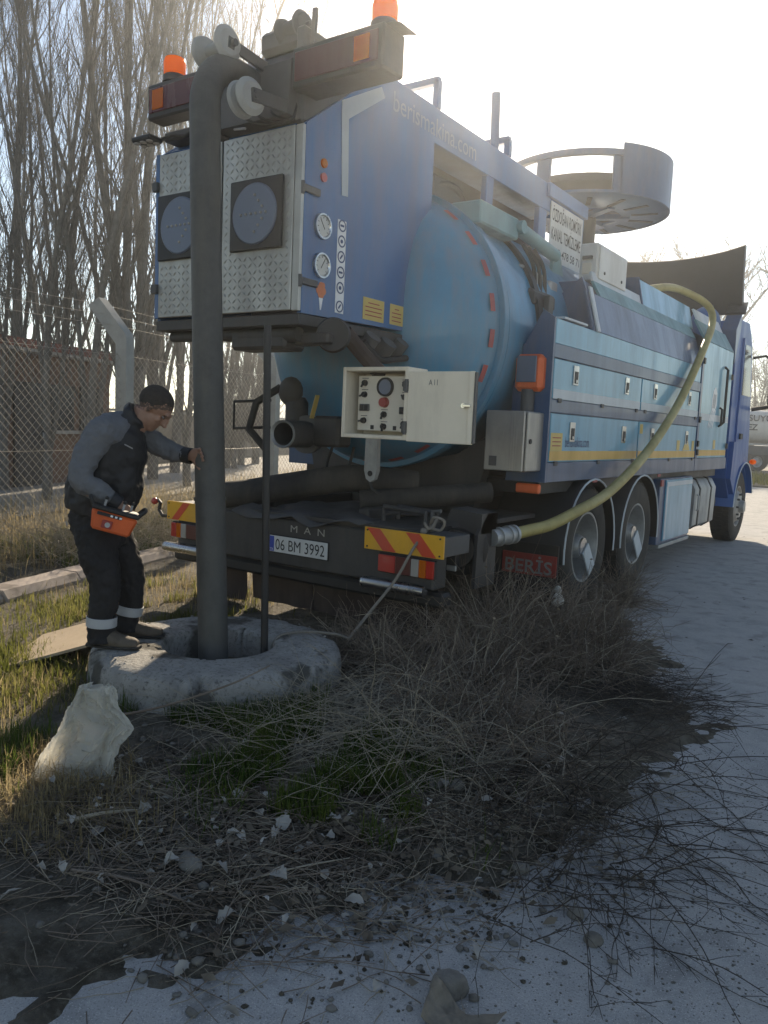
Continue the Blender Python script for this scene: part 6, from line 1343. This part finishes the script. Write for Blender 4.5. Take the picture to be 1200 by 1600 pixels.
# trousers
B = MB()
loft(B, [(Q(-.055, 0, 1.02), CR, CF, .140, .168), (Q(-.055, 0, .95), CR, CF, .150, .178), (Q(-.045, 0, .87), CR, CF, .145, .180), (Q(-.03, 0, .80), CR, CF, .12, .165)], 24)
NL = [Q(-.055, -.085, .90), Q(-.025, -.095, .76), Q(.015, -.10, .60), Q(.0, -.105, .44), Q(-.005, -.105, .335), Q(.0, -.105, .285)]
FL = [Q(-.03, .085, .90), Q(.03, .095, .76), Q(.085, .10, .60), Q(.085, .105, .46), Q(.065, .105, .355), Q(.06, .105, .30)]
limb(B, NL, [.103, .098, .080, .070, .068, .073]); limb(B, FL, [.100, .095, .077, .068, .065, .068])
fuse(B, 'trousers', 'trousers', MAN, .009, 5, .5, [(.06, .026), (.022, .015)])
for p, q, r_ in ((NL[3], NL[4], .075), (FL[3], FL[4], .072)):
    mpt = np.array(p)*.62+np.array(q)*.38; d = np.array(q)-np.array(p); d /= np.linalg.norm(d); MB().lathe([(r_+.001, -.026), (r_+.004, -.024), (r_+.004, .024), (r_+.001, .026)], tuple(mpt), tuple(d), 28).build('reflective_band', 'reflective', MAN)
MB().box(0, .001, 0, .001, 0, .001) if False else None
MB().bar(Q(-.165, -.17, .935), Q(-.160, -.175, .915), .008, .004).build('pocket_rivet', 'zip', MAN)
# shoes
def shoe(a, b_, z, toe):
    B = MB(); t = np.array(toe, float); t /= np.linalg.norm(t); s = np.array([t[1], -t[0], 0]); u_ = np.array([0, 0, 1.]); c = np.array(Q(a, b_, z))
    loft(B, [(c-t*.075+u_*.045, s, u_, .030, .035), (c-t*.05+u_*.05, s, u_, .040, .05), (c+t*.0+u_*.055, s, u_, .042, .056), (c+t*.06+u_*.045, s, u_, .046, .046), (c+t*.12+u_*.036, s, u_, .050, .036), (c+t*.165+u_*.032, s, u_, .045, .031), (c+t*.195+u_*.028, s, u_, .026, .022)], 18)
    limb(B, [c-t*.02+u_*.06, c-t*.02+u_*.13], [.046, .052])
    so = fuse(B, 'shoe', 'shoe', MAN, .007, 4, .5, [(.03, .006)])
    B = MB(); loft(B, [(c-t*.085+u_*.012, s, u_, .028, .012), (c-t*.05+u_*.012, s, u_, .042, .012), (c+t*.06+u_*.012, s, u_, .049, .012), (c+t*.13+u_*.012, s, u_, .053, .012), (c+t*.18+u_*.013, s, u_, .044, .012), (c+t*.207+u_*.014, s, u_, .022, .010)], 16); B.build('sole', 'rubber', so)
    for k in range(4): MB().bar(c+t*(.03+.022*k)+s*.022+u_*(.098-.011*k), c+t*(.04+.022*k)-s*.022+u_*(.098-.011*k), .006, .004).build('lace', 'shoe', so)
shoe(.005, -.105, .258, CR*1-CF*.10); shoe(.065, .11, .258, CR*1+CF*.15)
# ---- orange remote control box held at the waist
cc = Q(.10, -.235, .965); zx = CR*.93+CF*.30+np.array([0, 0, -.28]); zx /= np.linalg.norm(zx); zy = CF*.95-CR*.30; zy -= zx*np.dot(zx, zy); zy /= np.linalg.norm(zy); zz = np.cross(zx, zy)
RM = thing('remote_control', tuple(cc-zz*.06), 'orange remote control box with black handles held by the man', 'remote control')
def rbox(nm, m, a0, a1, b0, b1, c0, c1, par=RM, taper=1.0, bev=.006):
    B = MB().box(a0, a1, b0, b1, c0, c1, b=bev); out = []
    for x, y, z in B.v:
        k = 1-(1-taper)*max(0, (c1-z)/(c1-c0)); out.append(cc+zx*x*k+zy*y*k+zz*z)
    B.v = [tuple(p) for p in out]; return B.build(nm, m, par)
rbox('case', 'orange', -.115, .115, -.075, .075, -.065, .035, taper=.82, bev=.012); rbox('top_panel', 'black', -.118, .118, -.078, .078, .036, .058, bev=.006)
pd = rbox('front_recess', 'ink_red', -.05, .0, -.0755-.004, -.070, -.045, -.005, bev=.003); cp = cc+zy*-.078+zx*-.022+zz*-.026; MB().cyl(cp, cp-zy*.008, .013, n=14).build('knob', 'zip', RM)
rbox('label_strip', 'ink', -.085, .035, -.083, -.0785, .014, .030, bev=.001)
for k in range(3): rbox('button', 'sticker_white', -.02+k*.022, -.008+k*.022, -.086, -.0835, .017, .027, bev=.001)
for sx in (-1, 1): 
    P = [cc+zx*sx*.11+zy*-.06+zz*.05, cc+zx*sx*.135+zy*-.05+zz*.085, cc+zx*sx*.135+zy*.05+zz*.085, cc+zx*sx*.11+zy*.06+zz*.05]; MB().tube(catmull([tuple(p) for p in P], 5), .010, 8).build('side_handle', 'black', RM)
for a, b_ in ((-.06, -.02), (-.02, .02), (.03, -.02), (.07, .03)):
    p = cc+zx*a+zy*b_+zz*.058; lv = MB().cyl(p, p+zz*.035, .006, n=10).build('lever', 'zip', RM); MB().ball(tuple(p+zz*.04), .010).build('lever_ball', 'black', lv)
# ================================================================== far hills, and hazy air that also stands in for lens glare
V = []; n = 60; ramp_mat('hill', [(.10, .09, .07), (.14, .125, .095)], .05, bump=.2, bscale=.5)
for i in range(n+1):
    x = -230+460*i/n; h = 5+4*float(fbm(x, 3., .02, 21))
    V += [(x, 205., -.4), (x, 215., h*.6), (x, 228., h), (x, 250., -.4)]
st('hills', V, [[i*4+k, (i+1)*4+k, (i+1)*4+k+1, i*4+k+1] for i in range(n) for k in range(3)], 'hill')
bpy.context.view_layer.update()
ztop = max((o.matrix_world @ Vector(c)).z for o in COL.objects if o.type == 'MESH' for c in o.bound_box)
hz = MB().box(-245, 245, -125, 265, -2, ztop+.5, b=.01); me = hz.mesh('haze'); hm = bpy.data.materials.new('haze'); hm.use_nodes = True; N = hm.node_tree.nodes
N.remove(N['Principled BSDF']); pv = N.new('ShaderNodeVolumePrincipled'); pv.inputs['Color'].default_value = (.92, .96, 1, 1); pv.inputs['Density'].default_value = .0029; pv.inputs['Anisotropy'].default_value = .8  # strong forward scatter adds the lens glare veil towards the sun
hm.node_tree.links.new(pv.outputs[0], N['Material Output'].inputs['Volume'])
ho = link('haze', me, hm, None, centre=False); tag(ho, 'thin haze over the yard, with added sun glow standing in for lens glare', 'haze', kind='stuff')
